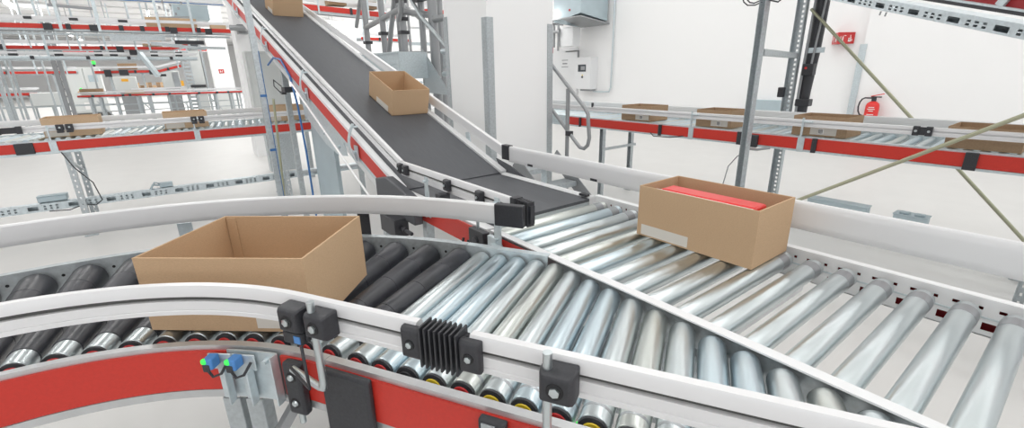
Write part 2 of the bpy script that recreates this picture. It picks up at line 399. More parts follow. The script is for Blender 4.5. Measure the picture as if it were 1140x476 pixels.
# ============================================================ CURVE + MERGE
CX, CY = -.516, .633
RNR = .790
RI, RO = .81, 1.57
def cp(r, phi):  # arc
    return V((CX+r*math.cos(phi), CY+r*math.sin(phi), 0)), V((math.cos(phi), math.sin(phi), 0))
N30 = V((math.cos(PI/6), math.sin(PI/6), 0)); T30 = V((.5, -math.cos(PI/6), 0))
CC = V((CX, CY, 0))
def sp(r, t): return CC + N30*r + T30*t, N30
def arcpath(r, phi0, phi1, z, n=24):
    out = []
    for i in range(n+1):
        p, o_ = cp(r, math.radians(phi0+(phi1-phi0)*i/n)); out.append((p+V((0, 0, z)), o_))
    return out
def both(r, phi0, t1, z, n=28):
    q = arcpath(r, phi0, 30, z, n); p, o_ = sp(r, t1); q.append((p+V((0, 0, z)), o_)); return q
cv = thing('curved_roller_conveyor', (-.1, 1.6, 0), 'curved conveyor of black rubber sleeved rollers carrying the large open carton', 'conveyor')
for i, ph in enumerate([30.7+5.25*k for k in range(15)]):
    a, d = cp(RI+.052, math.radians(ph)); b, _ = cp(RO-.012, math.radians(ph))
    L = (b-a).length; r0, r1 = .030, .052
    za, zb = ZT-r0, ZT-r1
    A = a+V((0, 0, za)); B = b+V((0, 0, zb)); D = (B-A).normalized()
    sil = .068
    def rad(t): return r0+(r1-r0)*t/L
    ro = MB().lathe(A, B, [(0, r0*.86), (.003, r0), (sil, rad(sil)*.97)], 24).build('roller', CHROME, cv)
    prof = [(sil-.004, rad(sil)*.9), (sil, rad(sil)+.001)]
    seg = [sil, .22, .38, .54, L-.004]
    for s0, s1 in zip(seg[:-1], seg[1:]):
        prof += [(s0+.002, rad(s0)+.001), (s1-.002, rad(s1)+.001), (s1, rad(s1)-.0008)]
    prof += [(L-.001, r1*.93), (L, r1*.7)]
    sl = MB().lathe(A, B, prof, 28).build('rubber_sleeve', RUB, None); attach(sl, ro)
    rg = MB().lathe(A-D*.008, A, [(0, r0*.7), (.002, r0*.95), (.008, r0*.95)], 20).build('end_ring', BLK, None); attach(rg, ro)
    rg = MB().lathe(A-D*.011, A-D*.008, [(0, r0*.60), (.003, r0*.66)], 16).build('bearing_cap', REDC, None); attach(rg, ro)
    rg = MB().lathe(A-D*.022, A-D*.010, [(0, r0*.2), (.012, r0*.2)], 6).build('axle', GALV, None); attach(rg, ro)
# near frame (silver flange top, web, lower lip)
PH = 118
fp = [(0, 0), (.003, 0), (.003, .149), (.021, .149), (.021, .152), (0, .152)]
m = MB(); m.sweep(both(RI, PH, .02, .745), fp); m.sweep(both(RI-.004, PH, .02, .742), [(0, 0), (.012, 0), (.012, .022), (0, .022)]); m.build('side_frame', ALU, cv)
m = MB(); m.sweep(arcpath(RI-.007, PH, 49, .768), [(0, 0), (.007, 0), (.007, .115), (0, .115)]); m.build('side_panel', RED, cv)
m = MB(); m.sweep(both(RI-.007, 38.2, .02, .768, 6), [(0, 0), (.007, 0), (.007, .115), (0, .115)]); m.build('side_panel', RED, cv)
# far frame
m = MB(); fo = [(0, 0), (.004, 0), (.004, .173), (.030, .173), (.030, .177), (0, .177)]
m.sweep(both(RO-.004, PH, .0, .735), fo); m.build('side_frame', GALV, cv)
m = MB()
for k in range(14):
    p, d = cp(RO-.0045, math.radians(33.3+5.25*k)); s_ = V((-d.y, d.x, 0)); m.lathe(p+V((0, 0, .873)), p+V((0, 0, .873))-d*.001, [(0, .0055), (.001, .0055)], 8)
m.build('hole_shade_discs', RECESS, cv)  # flat discs on an unpierced web, hole shade put into their colour
# far guide rail, smooth white inner face
m = MB(); m.sweep(both(RO+.030, PH, .12, RZ), [(-u, v) for u, v in RP][::-1]); m.build('guide_rail', RAIL, cv)
m = MB()
p, d = sp(RO+.030, .175); s_ = Matrix((T30, N30, V((0, 0, 1)))).transposed()
m.box(p+V((0, 0, 1.041)), (.115, .032, .084), M=s_); m.build('rail_end_cap', BLK, cv, bevel=.003)
for ph in (108, 72, 47):
    p, d = cp(RO+.05, math.radians(ph)); s3 = V((-d.y, d.x, 0)); m = MB(); M_ = Matrix((s3, d, V((0, 0, 1)))).transposed()
    m.box(p+V((0, 0, .93)), (.05, .006, .13), M=M_); m.build('rail_bracket', BLK if ph == 47 else GALVL, cv)
# near guide rail, slotted face toward the camera
m = MB(); m.sweep(both(RNR, PH, .32, RZ), RP); m.build('guide_rail', RAIL, cv)
m = MB(); m.sweep(both(RNR, PH, .32, RZ), SLOTP); m.build('rail_slot_shade', SLOT, cv)
def onrail(r, phi=None, t=None, z=1.04):
    p, d = cp(r, math.radians(phi)) if phi is not None else sp(r, t)
    return p+V((0, 0, z)), -d
# clamp pair with J rod and sensor
c, d = onrail(.778, t=.012); clamp(c, d, cv, .062, .060, .044)
c, d = onrail(.778, t=.088); clamp(c, d, cv, .062, .060, .044)
c, d = onrail(.778, t=.010, z=.994); s_ = V((0, 0, 1)).cross(d); M_ = Matrix((s_, d, V((0, 0, 1)))).transposed()
m = MB(); m.box(c+d*.018, (.056, .036, .030), M=M_); m.box(c+d*.012-V((0, 0, .0)), (.070, .024, .018), M=M_); ps = m.build('photo_sensor', BLK, cv, bevel=.004)
m = MB(); m.box(c+d*.0365+s_*.016, (.018, .002, .018), M=M_); m = m.build('sensor_lens', SENS, None); attach(m, ps)
c2, d2 = onrail(.752, t=.072)
q, dq = onrail(.803, phi=33.4, z=.868)
m = MB()
top = V((c2.x, c2.y, 1.092)); bot = V((c2.x, c2.y, .872)); nxt = V((q.x, q.y, .880))+dq*.03
corner = [bot+V((0, 0, .015)), bot + (nxt-bot).normalized()*.004, bot+(nxt-bot).normalized()*.018+V((0, 0, -.004))]
m.tube([top]+corner+[nxt], .0085, 12); m.build('bent_clamp_rod', CHROME, cv)
m = MB(); cab = [c+d*.04-V((0, 0, .01))+s_*.03, c+d*.055+s_*.05-V((0, 0, .06)), c+d*.05+s_*.045-V((0, 0, .11)), q+dq*.035+V((0, 0, .02)), q+dq*.03]
m.tube(cab, .0035, 8); m.build('sensor_cable', BLK, cv)
# clamp block on side panel
def panel_block(r, phi, t, w, z0, z1, th, name, mt, screws=0, bev=.006, parent=cv, taper=.9):
    p, d = cp(r, math.radians(phi)) if phi is not None else sp(r, t)
    d = -d; s_ = V((0, 0, 1)).cross(d)
    m = MB(); rings = []
    for dd, f in ((0, 1), (th*.7, 1), (th, taper)):
        hw = w/2*f; zc = (z0+z1)/2; hh = (z1-z0)/2*(1-(1-f)*.5)
        rings.append([p+d*dd+s_*a+V((0, 0, b)) for a, b in ((-hw, zc-hh), (hw, zc-hh), (hw, zc+hh), (-hw, zc+hh))])
    m.loft(rings); o = m.build(name, mt, parent, bevel=bev)
    for k in range(screws):
        zc = z0+(z1-z0)*((k+.5)/screws)
        s2 = MB(); pp = p+d*th+V((0, 0, zc)); s2.lathe(pp-d*.002, pp+d*.001, [(0, .015), (.003, .014)], 16); x = s2.build('screw_recess_shade', RECESS, None); attach(x, o)  # dark disc stands in for recess shade around the screw
        s2 = MB(); s2.lathe(pp, pp+d*.005, [(0, .009), (.005, .007)], 10); x = s2.build('screw', CHROME, None); attach(x, o)
    return o
panel_block(RI-.007, 34.6, None, .052, .735, .885, .026, 'panel_clamp', BLK, 2)
m = MB(); p, d = cp(RI-.02, math.radians(34.6)); m.tube([p+V((0, 0, .74)), p+V((0, 0, .705))], .008, 10); m.build('clamp_stud', CHROME, cv)
# galvanised sensor plate
m = MB(); M_ = None
m.sweep(arcpath(RI-.013, 48.5, 38.6, .752, 5), [(0, 0), (.005, 0), (.005, .140), (0, .140)])
p, d = cp(RI-.022, math.radians(38.6)); s_ = V((-d.y, d.x, 0)); M_ = Matrix((s_, d, V((0, 0, 1)))).transposed(); m.box(p+V((0, 0, .822)), (.004, .024, .14), M=M_)
m.lathe(*[cp(RI-.013, math.radians(40.6))[0]+V((0, 0, .872)), cp(RI-.028, math.radians(40.6))[0]+V((0, 0, .872))], [(0, .008), (.015, .007)], 6)
m.build('sensor_plate', GALVL, cv)
for ph in (49.2, 44.6):
    p, d = cp(RI-.022, math.radians(ph)); s_ = V((-d.y, d.x, 0)); M_ = Matrix((s_, d, V((0, 0, 1)))).transposed()
    m = MB(); m.box(p+V((0, 0, .815)), (.032, .005, .12), M=M_); m.box(p+s_*.004+V((0, 0, .865)), (.062, .005, .045), M=M_); m.box(p+s_*-.015-d*.012+V((0, 0, .80)), (.004, .024, .10), M=M_)
    sbk = m.build('sensor_bracket', GALVL, cv, bevel=.003)
    m = MB(); m.box(p-d*.018+s_*.014+V((0, 0, .876)), (.024, .030, .030), M=M_); sh = m.build('sensor_housing', SENS, None, bevel=.003); attach(sh, sbk)
    m = MB(); m.box(p-d*.030+s_*.022+V((0, 0, .884)), (.014, .012, .014), M=M_); x = m.build('indicator_light', LED, None, bevel=.004); attach(x, sbk)
    m = MB(); m.box(p-d*.033+s_*.018+V((0, 0, .866)), (.018, .004, .020), M=M_); x = m.build('sensor_face', BLK, None, bevel=.002); attach(x, sbk)
    m = MB(); q0 = p-d*.03+s_*.02+V((0, 0, .862)); m.tube([q0, q0-s_*.012-V((0, 0, .022)), q0-s_*.035-V((0, 0, .012)), p-s_*.022-d*.008+V((0, 0, .872))], .0035, 8)
    x = m.build('sensor_cable', BLK, None); attach(x, sbk)
# legs under the curve: two C profiles
for ph in (50.3, 45.8):
    p, d = cp(RI-.003, math.radians(ph)); s_ = V((-d.y, d.x, 0)); M_ = Matrix((s_, d, V((0, 0, 1)))).transposed()
    m = MB(); m.box(p+V((0, 0, .37)), (.046, .004, .735), M=M_); m.box(p+s_*.022+d*.018+V((0, 0, .37)), (.004, .036, .735), M=M_); m.box(p-s_*.022+d*.018+V((0, 0, .37)), (.004, .036, .735), M=M_)
    m.box(p+V((0, 0, .004)), (.09, .09, .008), M=M_); m.build('leg', GALV, cv)
for ph in (50, 95):
    p, d = cp(RO-.02, math.radians(ph)); m = MB().box(p+V((0, 0, .37)), (.045, .045, .735)); m.build('leg', GALV, cv)
p, d = cp(RI+.01, math.radians(37)); p2, d2_ = cp(RI+.01, math.radians(44))
m = MB(); m.beam(p+V((0, 0, .745)), p+V((-.42, .10, .10)), .042, .022); m.build('diagonal_brace', GREY, cv)

# carton on the curve
def carton(name, label, P, z0, z1, ms, group=None, th=.006, base=True, cat='carton'):
    """P: four corner points (x,y) counter-clockwise; open-topped tray"""
    P = [V((x, y, 0)) for x, y in P]; c = sum(P, V((0, 0, 0)))/4
    t = thing(name, (c.x, c.y, z0), label, cat, group)
    inn = []
    for i in range(4):
        a, b, e = P[i-1], P[i], P[(i+1) % 4]; d1 = (b-a).normalized(); d2 = (e-b).normalized(); 
        inn.append(b + (d2-d1)*th)
    m = MB(); n = 4
    for i in range(4):
        j = (i+1) % 4
        vs = [P[i]+V((0, 0, z0)), P[j]+V((0, 0, z0)), P[j]+V((0, 0, z1)), P[i]+V((0, 0, z1)), inn[i]+V((0, 0, z0)), inn[j]+V((0, 0, z0)), inn[j]+V((0, 0, z1)), inn[i]+V((0, 0, z1))]
        m.add(vs, [(0, 1, 2, 3), (5, 4, 7, 6), (3, 2, 6, 7), (1, 0, 4, 5)])
    m.add([p+V((0, 0, z0+.001)) for p in P]+[p+V((0, 0, z0+.006)) for p in P], [(3, 2, 1, 0), (4, 5, 6, 7)])
    b = m.build('carton_body', ms, None, smooth=False); b.location = -V((0, 0, 0)); attach(b, t)
    return t, P
BOX = [(-.135, 1.448), (.209, 1.155), (.447, 1.418), (.100, 1.712)]
bx, BP = carton('open_carton', 'large open brown cardboard carton on the black curve rollers', BOX, ZT+.002, ZT+.212, CART)
# creases inside and label on front face
fa, fbv = BP[0], BP[1]; fd = (fbv-fa).normalized(); fn = V((fd.y, -fd.x, 0))
def on_face(a, d, nrm, u0, u1, z0, z1, name, mt, parent, off=.0006, th=.0004):
    m = MB(); c = a+d*((u0+u1)/2)+nrm*off+V((0, 0, (z0+z1)/2)); M_ = Matrix((d, nrm, V((0, 0, 1)))).transposed()
    m.box(c, (u1-u0, th, z1-z0), M=M_); o = m.build(name, mt, parent, smooth=False); return o
LF = (fbv-fa).length
lb = on_face(fa, fd, fn, LF*.66, LF*.99, .912, .955, 'address_label', LABEL, bx)
lb['label'] = 'pale printed sticker on the lower front face'
m = MB()
for k in range(8):
    c = fa+fd*(LF*(.875+k*.012))+fn*.0012+V((0, 0, .935)); m.box(c, (.0022 if k % 3 else .0038, .0003, .026), M=Matrix((fd, fn, V((0, 0, 1)))).transposed())
x = m.build('barcode', INK, None, smooth=False); attach(x, lb)
# inner flap seam
bd = (BP[2]-BP[3]).normalized(); bn = V((bd.y, -bd.x, 0))
on_face(BP[3], bd, bn, .008, .040, .91, 1.108, 'glue_flap', CART, bx, off=.0085, th=.003)

# ============================================================ MERGE CONVEYOR (30 degree spur, straight steel rollers)
mg = thing('merge_roller_conveyor', (.7, .8, 0), 'angled conveyor of closely packed steel rollers merging in the foreground', 'conveyor')
caps = [REDC, REDC, BLK, YELC, REDC, YELC, YELC, REDC, YELC, BLK, BLK, REDC, YELC, BLK, REDC, YELC, REDC, BLK]
mats3 = [CHROME, CHROMEB, CHROME2, CHROMEB, CHROME]
t = .003+.073; k = 0
while t < 1.35:
    A, d = sp(RI+.050, t); B, _ = sp(RO-.014, t)
    # cut at the straight conveyor's left frame x = .990
    if B.x > 1.010:
        f = (1.010-A.x)/d.x; B = A+d*f
    if (B-A).length > .05:
        make_roller(A+V((0, 0, ZT-.0335)), B+V((0, 0, ZT-.0335)), .0335, mg, mats3[(k*3) % 5], cap=caps[k % len(caps)], band_at=[(.034, .042)] if k > 2 and (B-A).length > .1 else None)
    t += .0735; k += 1
m = MB(); fr = []
p0, o_ = sp(RI, .022); p1, _ = sp(RI, 1.55)
m.sweep([(p0+V((0, 0, .745)), o_), (p1+V((0, 0, .745)), o_)], fp); m.sweep([(p0-N30*.004+V((0, 0, .742)), o_), (p1-N30*.004+V((0, 0, .742)), o_)], [(0, 0), (.012, 0), (.012, .022), (0, .022)])
m.build('side_frame', ALU, mg)
p0, o_ = sp(RI-.007, .022); p1, _ = sp(RI-.007, 1.5)
m = MB(); m.sweep([(p0+V((0, 0, .768)), o_), (p1+V((0, 0, .768)), o_)], [(0, 0), (.007, 0), (.007, .115), (0, .115)]); m.build('side_panel', RED, mg)
p0, o_ = sp(RO-.004, .002); p1, _ = sp(RO-.004, .335)
m = MB(); m.sweep([(p0+V((0, 0, .735)), o_), (p1+V((0, 0, .735)), o_)], fo); m.build('side_frame', GALVL, mg)
panel_block(RI-.007, None, .096, .142, .712, .890, .020, 'joint_cover', BLK, 0, .006, mg, .96)
# connector clip on panel
p, d = sp(RI-.007, .47); 
pc = panel_block(RI-.007, None, .475, .060, .80, .885, .022, 'panel_clip', BLK, 0, .004, mg)
m = MB(); m.box(p-N30*.022+V((0, 0, .872)), (.03, .006, .016), M=Matrix((T30, N30, V((0, 0, 1)))).transposed()); x = m.build('clip_latch', GALV, None); attach(x, pc)
# guide rail
m = MB(); p0, o_ = sp(RNR, .440); p1, _ = sp(RNR, 1.6); m.sweep([(p0+V((0, 0, RZ)), o_), (p1+V((0, 0, RZ)), o_)], RP); m.build('guide_rail', RAIL, mg)
m = MB(); m.sweep([(p0+V((0, 0, RZ)), o_), (p1+V((0, 0, RZ)), o_)], SLOTP); m.build('rail_slot_shade', SLOT, mg)
# bellows joint between the two rails
cA, dA = onrail(.780, t=.314); cB, dB = onrail(.780, t=.445)
clamp(cA, dA, mg, .046, .070, .020, name='rail_clamp'); clamp(cB, dB, mg, .046, .070, .020)
m = MB(); Mx = Matrix((T30, N30, V((0, 0, 1)))).transposed()
for i in range(8):
    p, d = sp(.782, .339+i*.0115); m.box(p+V((0, 0, 1.039)), (.0040, .046, .088), M=Mx)
p, d = sp(.790, .379); m.box(p+V((0, 0, 1.039)), (.10, .022, .060), M=Mx)
m.build('bellows_joint', BLK, mg)
c, d = onrail(.778, t=.622); clamp(c, d, mg, .064, .062, .046)
c2, _ = onrail(.752, t=.603)
m = MB(); m.tube([V((c2.x, c2.y, 1.10)), V((c2.x, c2.y, .70))], .0085, 12); m.build('clamp_rod', CHROME, mg)
m = MB(); m.box(V((c2.x, c2.y, .80))+N30*.045, (.05, .09, .05), M=Mx); m.build('rod_holder', BLK, mg)
for t_ in (.15, 1.2):
    p, d = sp(RI+.02, t_); MB().box(p+V((0, 0, .37)), (.045, .045, .735)).build('leg', GALV, mg)
# small drive belts / clips seen between the rollers
m = MB()
for i in range(14):
    p, d = sp(RI+.30, .11+i*.0735)
    if p.x < .97: m.box(p+V((0, 0, .84)), (.014, .30, .012), M=Mx)
m.build('inner_runner', GALV, mg)
o = MB().box(sp(RI+.06, .635)[0]+V((0, 0, .86)), (.012, .012, .012)).build('indicator_light', LED, mg)

# white sheet under the joint cover (bottom edge of the photo)
m = MB(); p, d = sp(.86, .10); m.box(p+V((0, 0, .60)), (.30, .30, .006), M=Mx); m.build('drip_tray', FRAME, mg)

# ============================================================ CARTON ON MAIN LINE
bx2, P2 = carton('open_carton', 'brown carton holding a red and white item on the steel rollers', [(1.470, .620), (1.735, .620), (1.735, 1.090), (1.470, 1.090)], ZT+.002, ZT+.207, CART)
o = on_face(V((1.470, 1.090, 0)), V((0, -1, 0)), V((-1, 0, 0)), .02, .23, .908, .950, 'address_label', LABEL, bx2)
red = MB().box((1.585, .855, 1.010), (.09, .38, .165)).build('packaged_item', EXTR, bevel=.01)
tag(red, 'bright red packet lying inside the carton on the steel rollers', 'packet')
wh = MB().box((1.507, .855, 1.005), (.045, .40, .18)).build('packaged_item', CABW, bevel=.01)
tag(wh, 'slim white packet beside the red one inside the carton on the steel rollers', 'packet')

# cartons on the inclined belt: tilted frames
def inc_carton(x, y, w, l, h, label, mt):
    t = thing('open_carton', (x, y, zi(y)), label, 'carton')
    m = MB(); th = .006
    Rm = Matrix.Rotation(ANG, 3, 'X')
    def bxx(c, d): m.box(Rm @ V(c), d, M=Rm)
    bxx((0, 0, .004), (w, l, .006)); bxx((-w/2+th/2, 0, h/2+.001), (th, l, h)); bxx((w/2-th/2, 0, h/2+.001), (th, l, h))
    bxx((0, -l/2+th/2, h/2+.001), (w-2*th, th, h)); bxx((0, l/2-th/2, h/2+.001), (w-2*th, th, h))
    o = m.build('carton_body', mt, None, smooth=False); o.parent = t
    m = MB(); m.box(Rm @ V((-w/2-.001, -l*.10, .030)), (.0006, l*.5, .045), M=Rm); o = m.build('tape_strip', LABEL, None, smooth=False); o.parent = t
    return t
inc_carton(1.57, 3.62, .31, .46, .20, 'open brown carton riding down the lower half of the rising belt', CART)
inc_carton(1.49, 6.70, .34, .44, .22, 'brown carton at the upper end of the rising belt, cut by the top edge', CART)

# ============================================================ BACKGROUND ROLLER LINES L and R
def c_post(m, p, z0, z1, w=.055, d=.04, rz=0, pitch=.06):
    """slotted C-profile upright with real slots"""
    R = Matrix.Rotation(rz, 3, 'Z'); p = V(p)
    L = z1-z0
    hs = [(.03+i*pitch, .03+i*pitch+.022) for i in range(int((L-.06)/pitch))]
    e1 = R @ V((1, 0, 0))
    m.holes(p - e1*(w/2)+V((0, 0, z0)), (0, 0, 1), e1, L, [(0, w*.38, []), (w*.38, w*.62, hs), (w*.62, w, [])], .004)
    e2 = R @ V((0, 1, 0))
    for s_ in (-1, 1):
        c = p + e1*(s_*w/2) + e2*(d/2) + V((0, 0, (z0+z1)/2)); m.box(c, (.004, d, L), rz)
def perf_beam(m, a, b, h, dpt, side, pitch=.30):
    """horizontal perforated channel; a,b bottom edge; side = outward"""
    a, b = V(a), V(b); d = (b-a); L = d.length; d.normalize(); nrm = V(side)
    big, sm = [], []; u = .05
    while u < L-.3:
        big.append((u, u+.075)); 
        for q in (.115, .16, .205): sm.append((u+q, u+q+.018))
        u += pitch
    both_ = sorted(big+sm)
    m.holes(a+nrm*dpt/2, d, (0, 0, 1), L, [(0, h*.22, []), (h*.22, h*.42, both_), (h*.42, h*.56, big), (h*.56, h*.76, both_), (h*.76, h, [])], .003)
    M_ = Matrix((d, nrm, V((0, 0, 1)))).transposed()
    m.box((a+b)/2+V((0, 0, h)), (L, dpt, .003), M=M_); m.box((a+b)/2, (L, dpt, .003), M=M_)
    m.box((a+b)/2-nrm*dpt/2+V((0, 0, h/2)), (L, .003, h), M=M_)

# ---- left line, along X
lc = thing('roller_conveyor', (0, 6.5, 0), 'red sided roller conveyor crossing the left background with two cartons in the open', 'conveyor')
LZ = 1.015; LX0, LX1 = -3.2, 1.95
x = LX0+.05; k = 0
while x < LX1:
    o = MB().lathe((x-.04, 6.26, LZ-.025), (x+.04, 6.88, LZ-.025), [(0, .025), (.625, .025)], 12).build('roller', [CHROME, CHROMEB, CHROME2][k % 3], lc)
    x += .075; k += 1
MB().box(((LX0+LX1)/2, 6.20, .9415), (LX1-LX0, .012, .087)).build('side_panel', RED, lc)
m = MB(); m.box(((LX0+LX1)/2, 6.222, .935), (LX1-LX0, .03, .13)); m.box(((LX0+LX1)/2, 6.20, .885), (LX1-LX0, .022, .018)); m.build('side_frame', GALVL, lc)
MB().box(((LX0+LX1)/2, 6.93, .96), (LX1-LX0, .03, .12)).build('side_frame', GALVL, lc)
m = MB(); m.sweep(straight((LX0, 6.25, 1.082), (LX1, 6.25, 1.082), (0, 1, 0)), [(u, v*.75) for u, v in RP]); m.build('guide_rail', RAIL, lc)
m = MB(); m.sweep(straight((LX0, 6.95, 1.10), (LX1, 6.95, 1.10), (0, -1, 0)), [(u, v*.8) for u, v in RP][::-1]); m.build('guide_rail', RAIL, lc)
for xx in (-.83, 1.12):
    for yy in (6.23, 6.88):
        m = MB(); c_post(m, (xx, yy, 0), 0, .88, .05, .05); m.box((xx, yy, .005), (.11, .09, .01)); m.build('leg', GALV, lc)
    m = MB(); m.beam((xx, 6.25, .78), (xx, 6.88, .60), .03, .02); m.box((xx, 6.56, .88), (.06, .68, .03)); m.build('cross_brace', GALV, lc)
m = MB(); m.box((-1.10, 6.188, .938), (.13, .02, .105)); m.build('panel_cover', BLK, lc, bevel=.004)
for xx in (-.90, .27):
    m = MB(); m.box((xx, 6.187, .935), (.055, .012, .11)); m.box((xx-.01, 6.21, 1.06), (.012, .012, .16)); m.tube([(xx-.01, 6.21, 1.12), (xx+.06, 6.21, 1.12)], .008, 8); m.build('rail_bracket', GALVL, lc)
for x0, lab in ((-1.15, 'joint'), (-.79, 'pair'), (.30, 'pair')):
    if lab == 'joint':
        m = MB(); m.box((x0-.02, 6.226, 1.113), (.17, .022, .055)); m.box((x0-.09, 6.22, 1.113), (.04, .03, .07)); m.box((x0+.05, 6.22, 1.113), (.04, .03, .07)); m.build('bellows_joint', BLK, lc, bevel=.003)
    else:
        for dx in (-.03, .04):
            m = MB(); m.box((x0+dx, 6.22, 1.115), (.055, .04, .055)); m.box((x0+dx, 6.20, 1.075), (.05, .04, .02)); o = m.build('rail_clamp', BLK, lc, bevel=.003)
            s2 = MB(); s2.lathe((x0+dx, 6.199, 1.115), (x0+dx, 6.194, 1.115), [(0, .009), (.005, .008)], 8); z_ = s2.build('screw', CHROME, None); attach(z_, o)
m = MB(); pts = [(-.86, 6.19, .88), (-.80, 6.17, .72), (-.70, 6.2, .55), (-.68, 6.3, .34), (-.74, 6.33, .29), (-.84, 6.33, .31), (-.95, 6.33, .275), (-1.1, 6.33, .29)]
m.tube(pts, .005, 8); m.build('cable', BLK, lc)
# lower perforated beam
lb_ = thing('perforated_beam', (0, 6.4, .3), 'long low galvanised perforated rail near the floor under the left conveyor', 'beam')
m = MB(); perf_beam(m, (-3.4, 6.42, .295), (2.6, 6.36, .285), .075, .09, (0, -1, 0), .30); m.build('channel', GALVL, lb_, smooth=False)
m = MB()
for xx in (-2.4, -.80, 1.12, 2.4): m.box((xx, 6.46, .145), (.03, .05, .29))
m.build('stand', GALV, lb_)
m = MB(); m.box((-1.06, 6.44, .40), (.22, .12, .05)); m.box((-1.06, 6.44, .43), (.23, .10, .012)); o = m.build('junction_box', PLATE, bevel=.006); tag(o, 'flat blue grey box lying on the low perforated rail', 'junction box')
m = MB(); m.box((-.12, 6.43, .395), (.12, .09, .045)); m.tube([(-.18, 6.42, .395), (-.24, 6.40, .41), (-.27, 6.38, .36)], .012, 8); m.tube([(-.18, 6.44, .41), (-.22, 6.44, .43), (-.26, 6.44, .37)], .009, 8); o = m.build('cable_plug', PLATE, bevel=.004); tag(o, 'small grey plug with looped cable on the low perforated rail', 'plug')
# cartons on left line
def tray(x0, x1, y0, y1, z0, z1, label, group, mt, tape=None, face='y', name='cardboard_tray', pale=False):
    t, P = carton(name, label, [(x0, y0), (x1, y0), (x1, y1), (x0, y1)], z0, z1, mt, group)
    if face == 'y':
        on_face(V((x0, y0, 0)), V((1, 0, 0)), V((0, -1, 0)), tape[0], tape[1], z0+.006, z0+.055, 'tape_strip', LABEL, t)
    elif face == 'x':
        o = on_face(V((x0, y1, 0)), V((0, -1, 0)), V((-1, 0, 0)), tape[0], tape[1], z0+.012, z0+.066, 'tape_strip', LABEL, t)
        on_face(V((x0, y1, 0)), V((0, -1, 0)), V((-1, 0, 0)), tape[0]+.06, tape[0]+.10, z0+.020, z0+.062, 'barcode_label', SIGNW, t, off=.0014)
        m = MB()
        for k_ in range(4): m.box((x0-.0022, y1-tape[0]-.066-k_*.008, z0+.041), (.0003, .004, .034))
        m.build('barcode', INK, t, smooth=False)
    return t
g = 'cartons on the left background conveyor'
tray(-.96, -.53, 6.34, 6.70, LZ, LZ+.185, 'pale brown carton on the left background conveyor, nearer the left edge', g, CARTI, (.01, .18))
tray(.00, .41, 6.34, 6.70, LZ, LZ+.175, 'pale brown carton in the middle of the left background conveyor', g, CARTI, (.01, .18))
tray(1.06, 1.46, 6.34, 6.70, LZ, LZ+.185, 'pale brown carton on the left conveyor, seen behind the posts of the rising belt', g, CARTI, (.01, .12))

# ---- right line, along Y
rc = thing('roller_conveyor', (4.55, 2.4, 0), 'red sided roller conveyor carrying four cartons along the white right wall', 'conveyor')
RY0, RY1 = -1.2, 4.28
y = RY0+.05; k = 0
while y < 5.55:
    o = MB().lathe((4.24, y, .970), (4.86, y+.03, .970), [(0, .025), (.62, .025)], 12).build('roller', [CHROMEB, CHROME2, CHROMEB, CHROME][k % 4], rc)
    y += .085; k += 1
MB().box((4.17, (RY0+RY1)/2, .9405), (.012, RY1-RY0, .092)).build('side_panel', RED, rc)
m = MB(); m.box((4.192, 2.2, .940), (.03, 6.8, .12)); m.box((4.168, 2.2, .885), (.022, 6.8, .016)); m.build('side_frame', GALVL, rc)
m = MB(); m.box((4.91, 2.2, .955), (.03, 6.8, .13)); m.build('side_frame', GALVL, rc)
m = MB(); m.sweep(straight((4.20, RY0, 1.076), (4.20, 5.6, 1.076), (1, 0, 0)), [(u, v*.76) for u, v in RP]); m.build('guide_rail', RAIL, rc)
m = MB(); m.sweep(straight((4.95, RY0, 1.050), (4.95, 5.6, 1.050), (-1, 0, 0)), [(u, v*.98) for u, v in RP][::-1]); m.build('guide_rail', RAILB, rc)
for yy in (3.70, 2.05, .2):
    pass
for yy in (3.73, 3.28+.0):
    pass
for xx, yy in ((4.24, 3.72), (4.86, 3.78), (4.24, .1), (4.86, .15)):
    m = MB(); c_post(m, (xx, yy, 0), 0, .88, .05, .05, PI/2); m.box((xx, yy, .005), (.10, .10, .01)); m.build('leg', GALV, rc)
for yy in (3.73, .12):
    m = MB(); m.box((4.55, yy, .62), (.62, .03, .03)); m.box((4.55, yy, .88), (.70, .06, .02)); m.build('cross_brace', GALV, rc)
for yy in (4.02, 2.87, 1.70, .66):
    pass
for yy, w in ((4.05, .03), (2.88, .035), (2.03, .045), (1.42, .035), (.50, .065)):
    m = MB(); m.box((4.158, yy, .935), (.022, w, .115)); m.lathe((4.147, yy, .965), (4.143, yy, .965), [(0, .007), (.004, .006)], 8); m.build('panel_clamp', BLK, rc, bevel=.003)
m = MB(); m.box((4.150, 1.92, .925), (.035, .115, .11)); m.build('panel_cover', BLK, rc, bevel=.006)
for yy in (2.52, 1.52, .20):
    m = MB(); m.box((4.157, yy, .935), (.012, .05, .12)); m.box((4.165, yy+.01, 1.06), (.012, .014, .18)); m.tube([(4.165, yy, 1.12), (4.165, yy-.06, 1.12)], .008, 8); m.build('rail_bracket', GALVL, rc)
m = MB(); m.box((4.18, .815, 1.107), (.030, .035, .065)); m.box((4.18, .745, 1.107), (.030, .035, .065)); m.box((4.182, .78, 1.107), (.022, .05, .055)); o = m.build('rail_clamp', BLK, rc, bevel=.003)
m = MB(); m.lathe((4.165, .815, 1.107), (4.161, .815, 1.107), [(0, .009), (.004, .008)], 8); m.lathe((4.165, .745, 1.107), (4.161, .745, 1.107), [(0, .009), (.004, .008)], 8); z_ = m.build('screw', CHROME, None); attach(z_, o)
m = MB(); m.tube([(4.16, 2.6, .90), (4.15, 2.75, .872), (4.15, 2.95, .868), (4.16, 3.0, .90)], .005, 8); m.build('cable', BLK, rc)
m = MB(); m.box((4.19, 3.88, 1.15), (.02, .02, .05)); m.build('sensor_stub', BLK, rc)
g = 'cartons on the right background conveyor'
RZT = .997
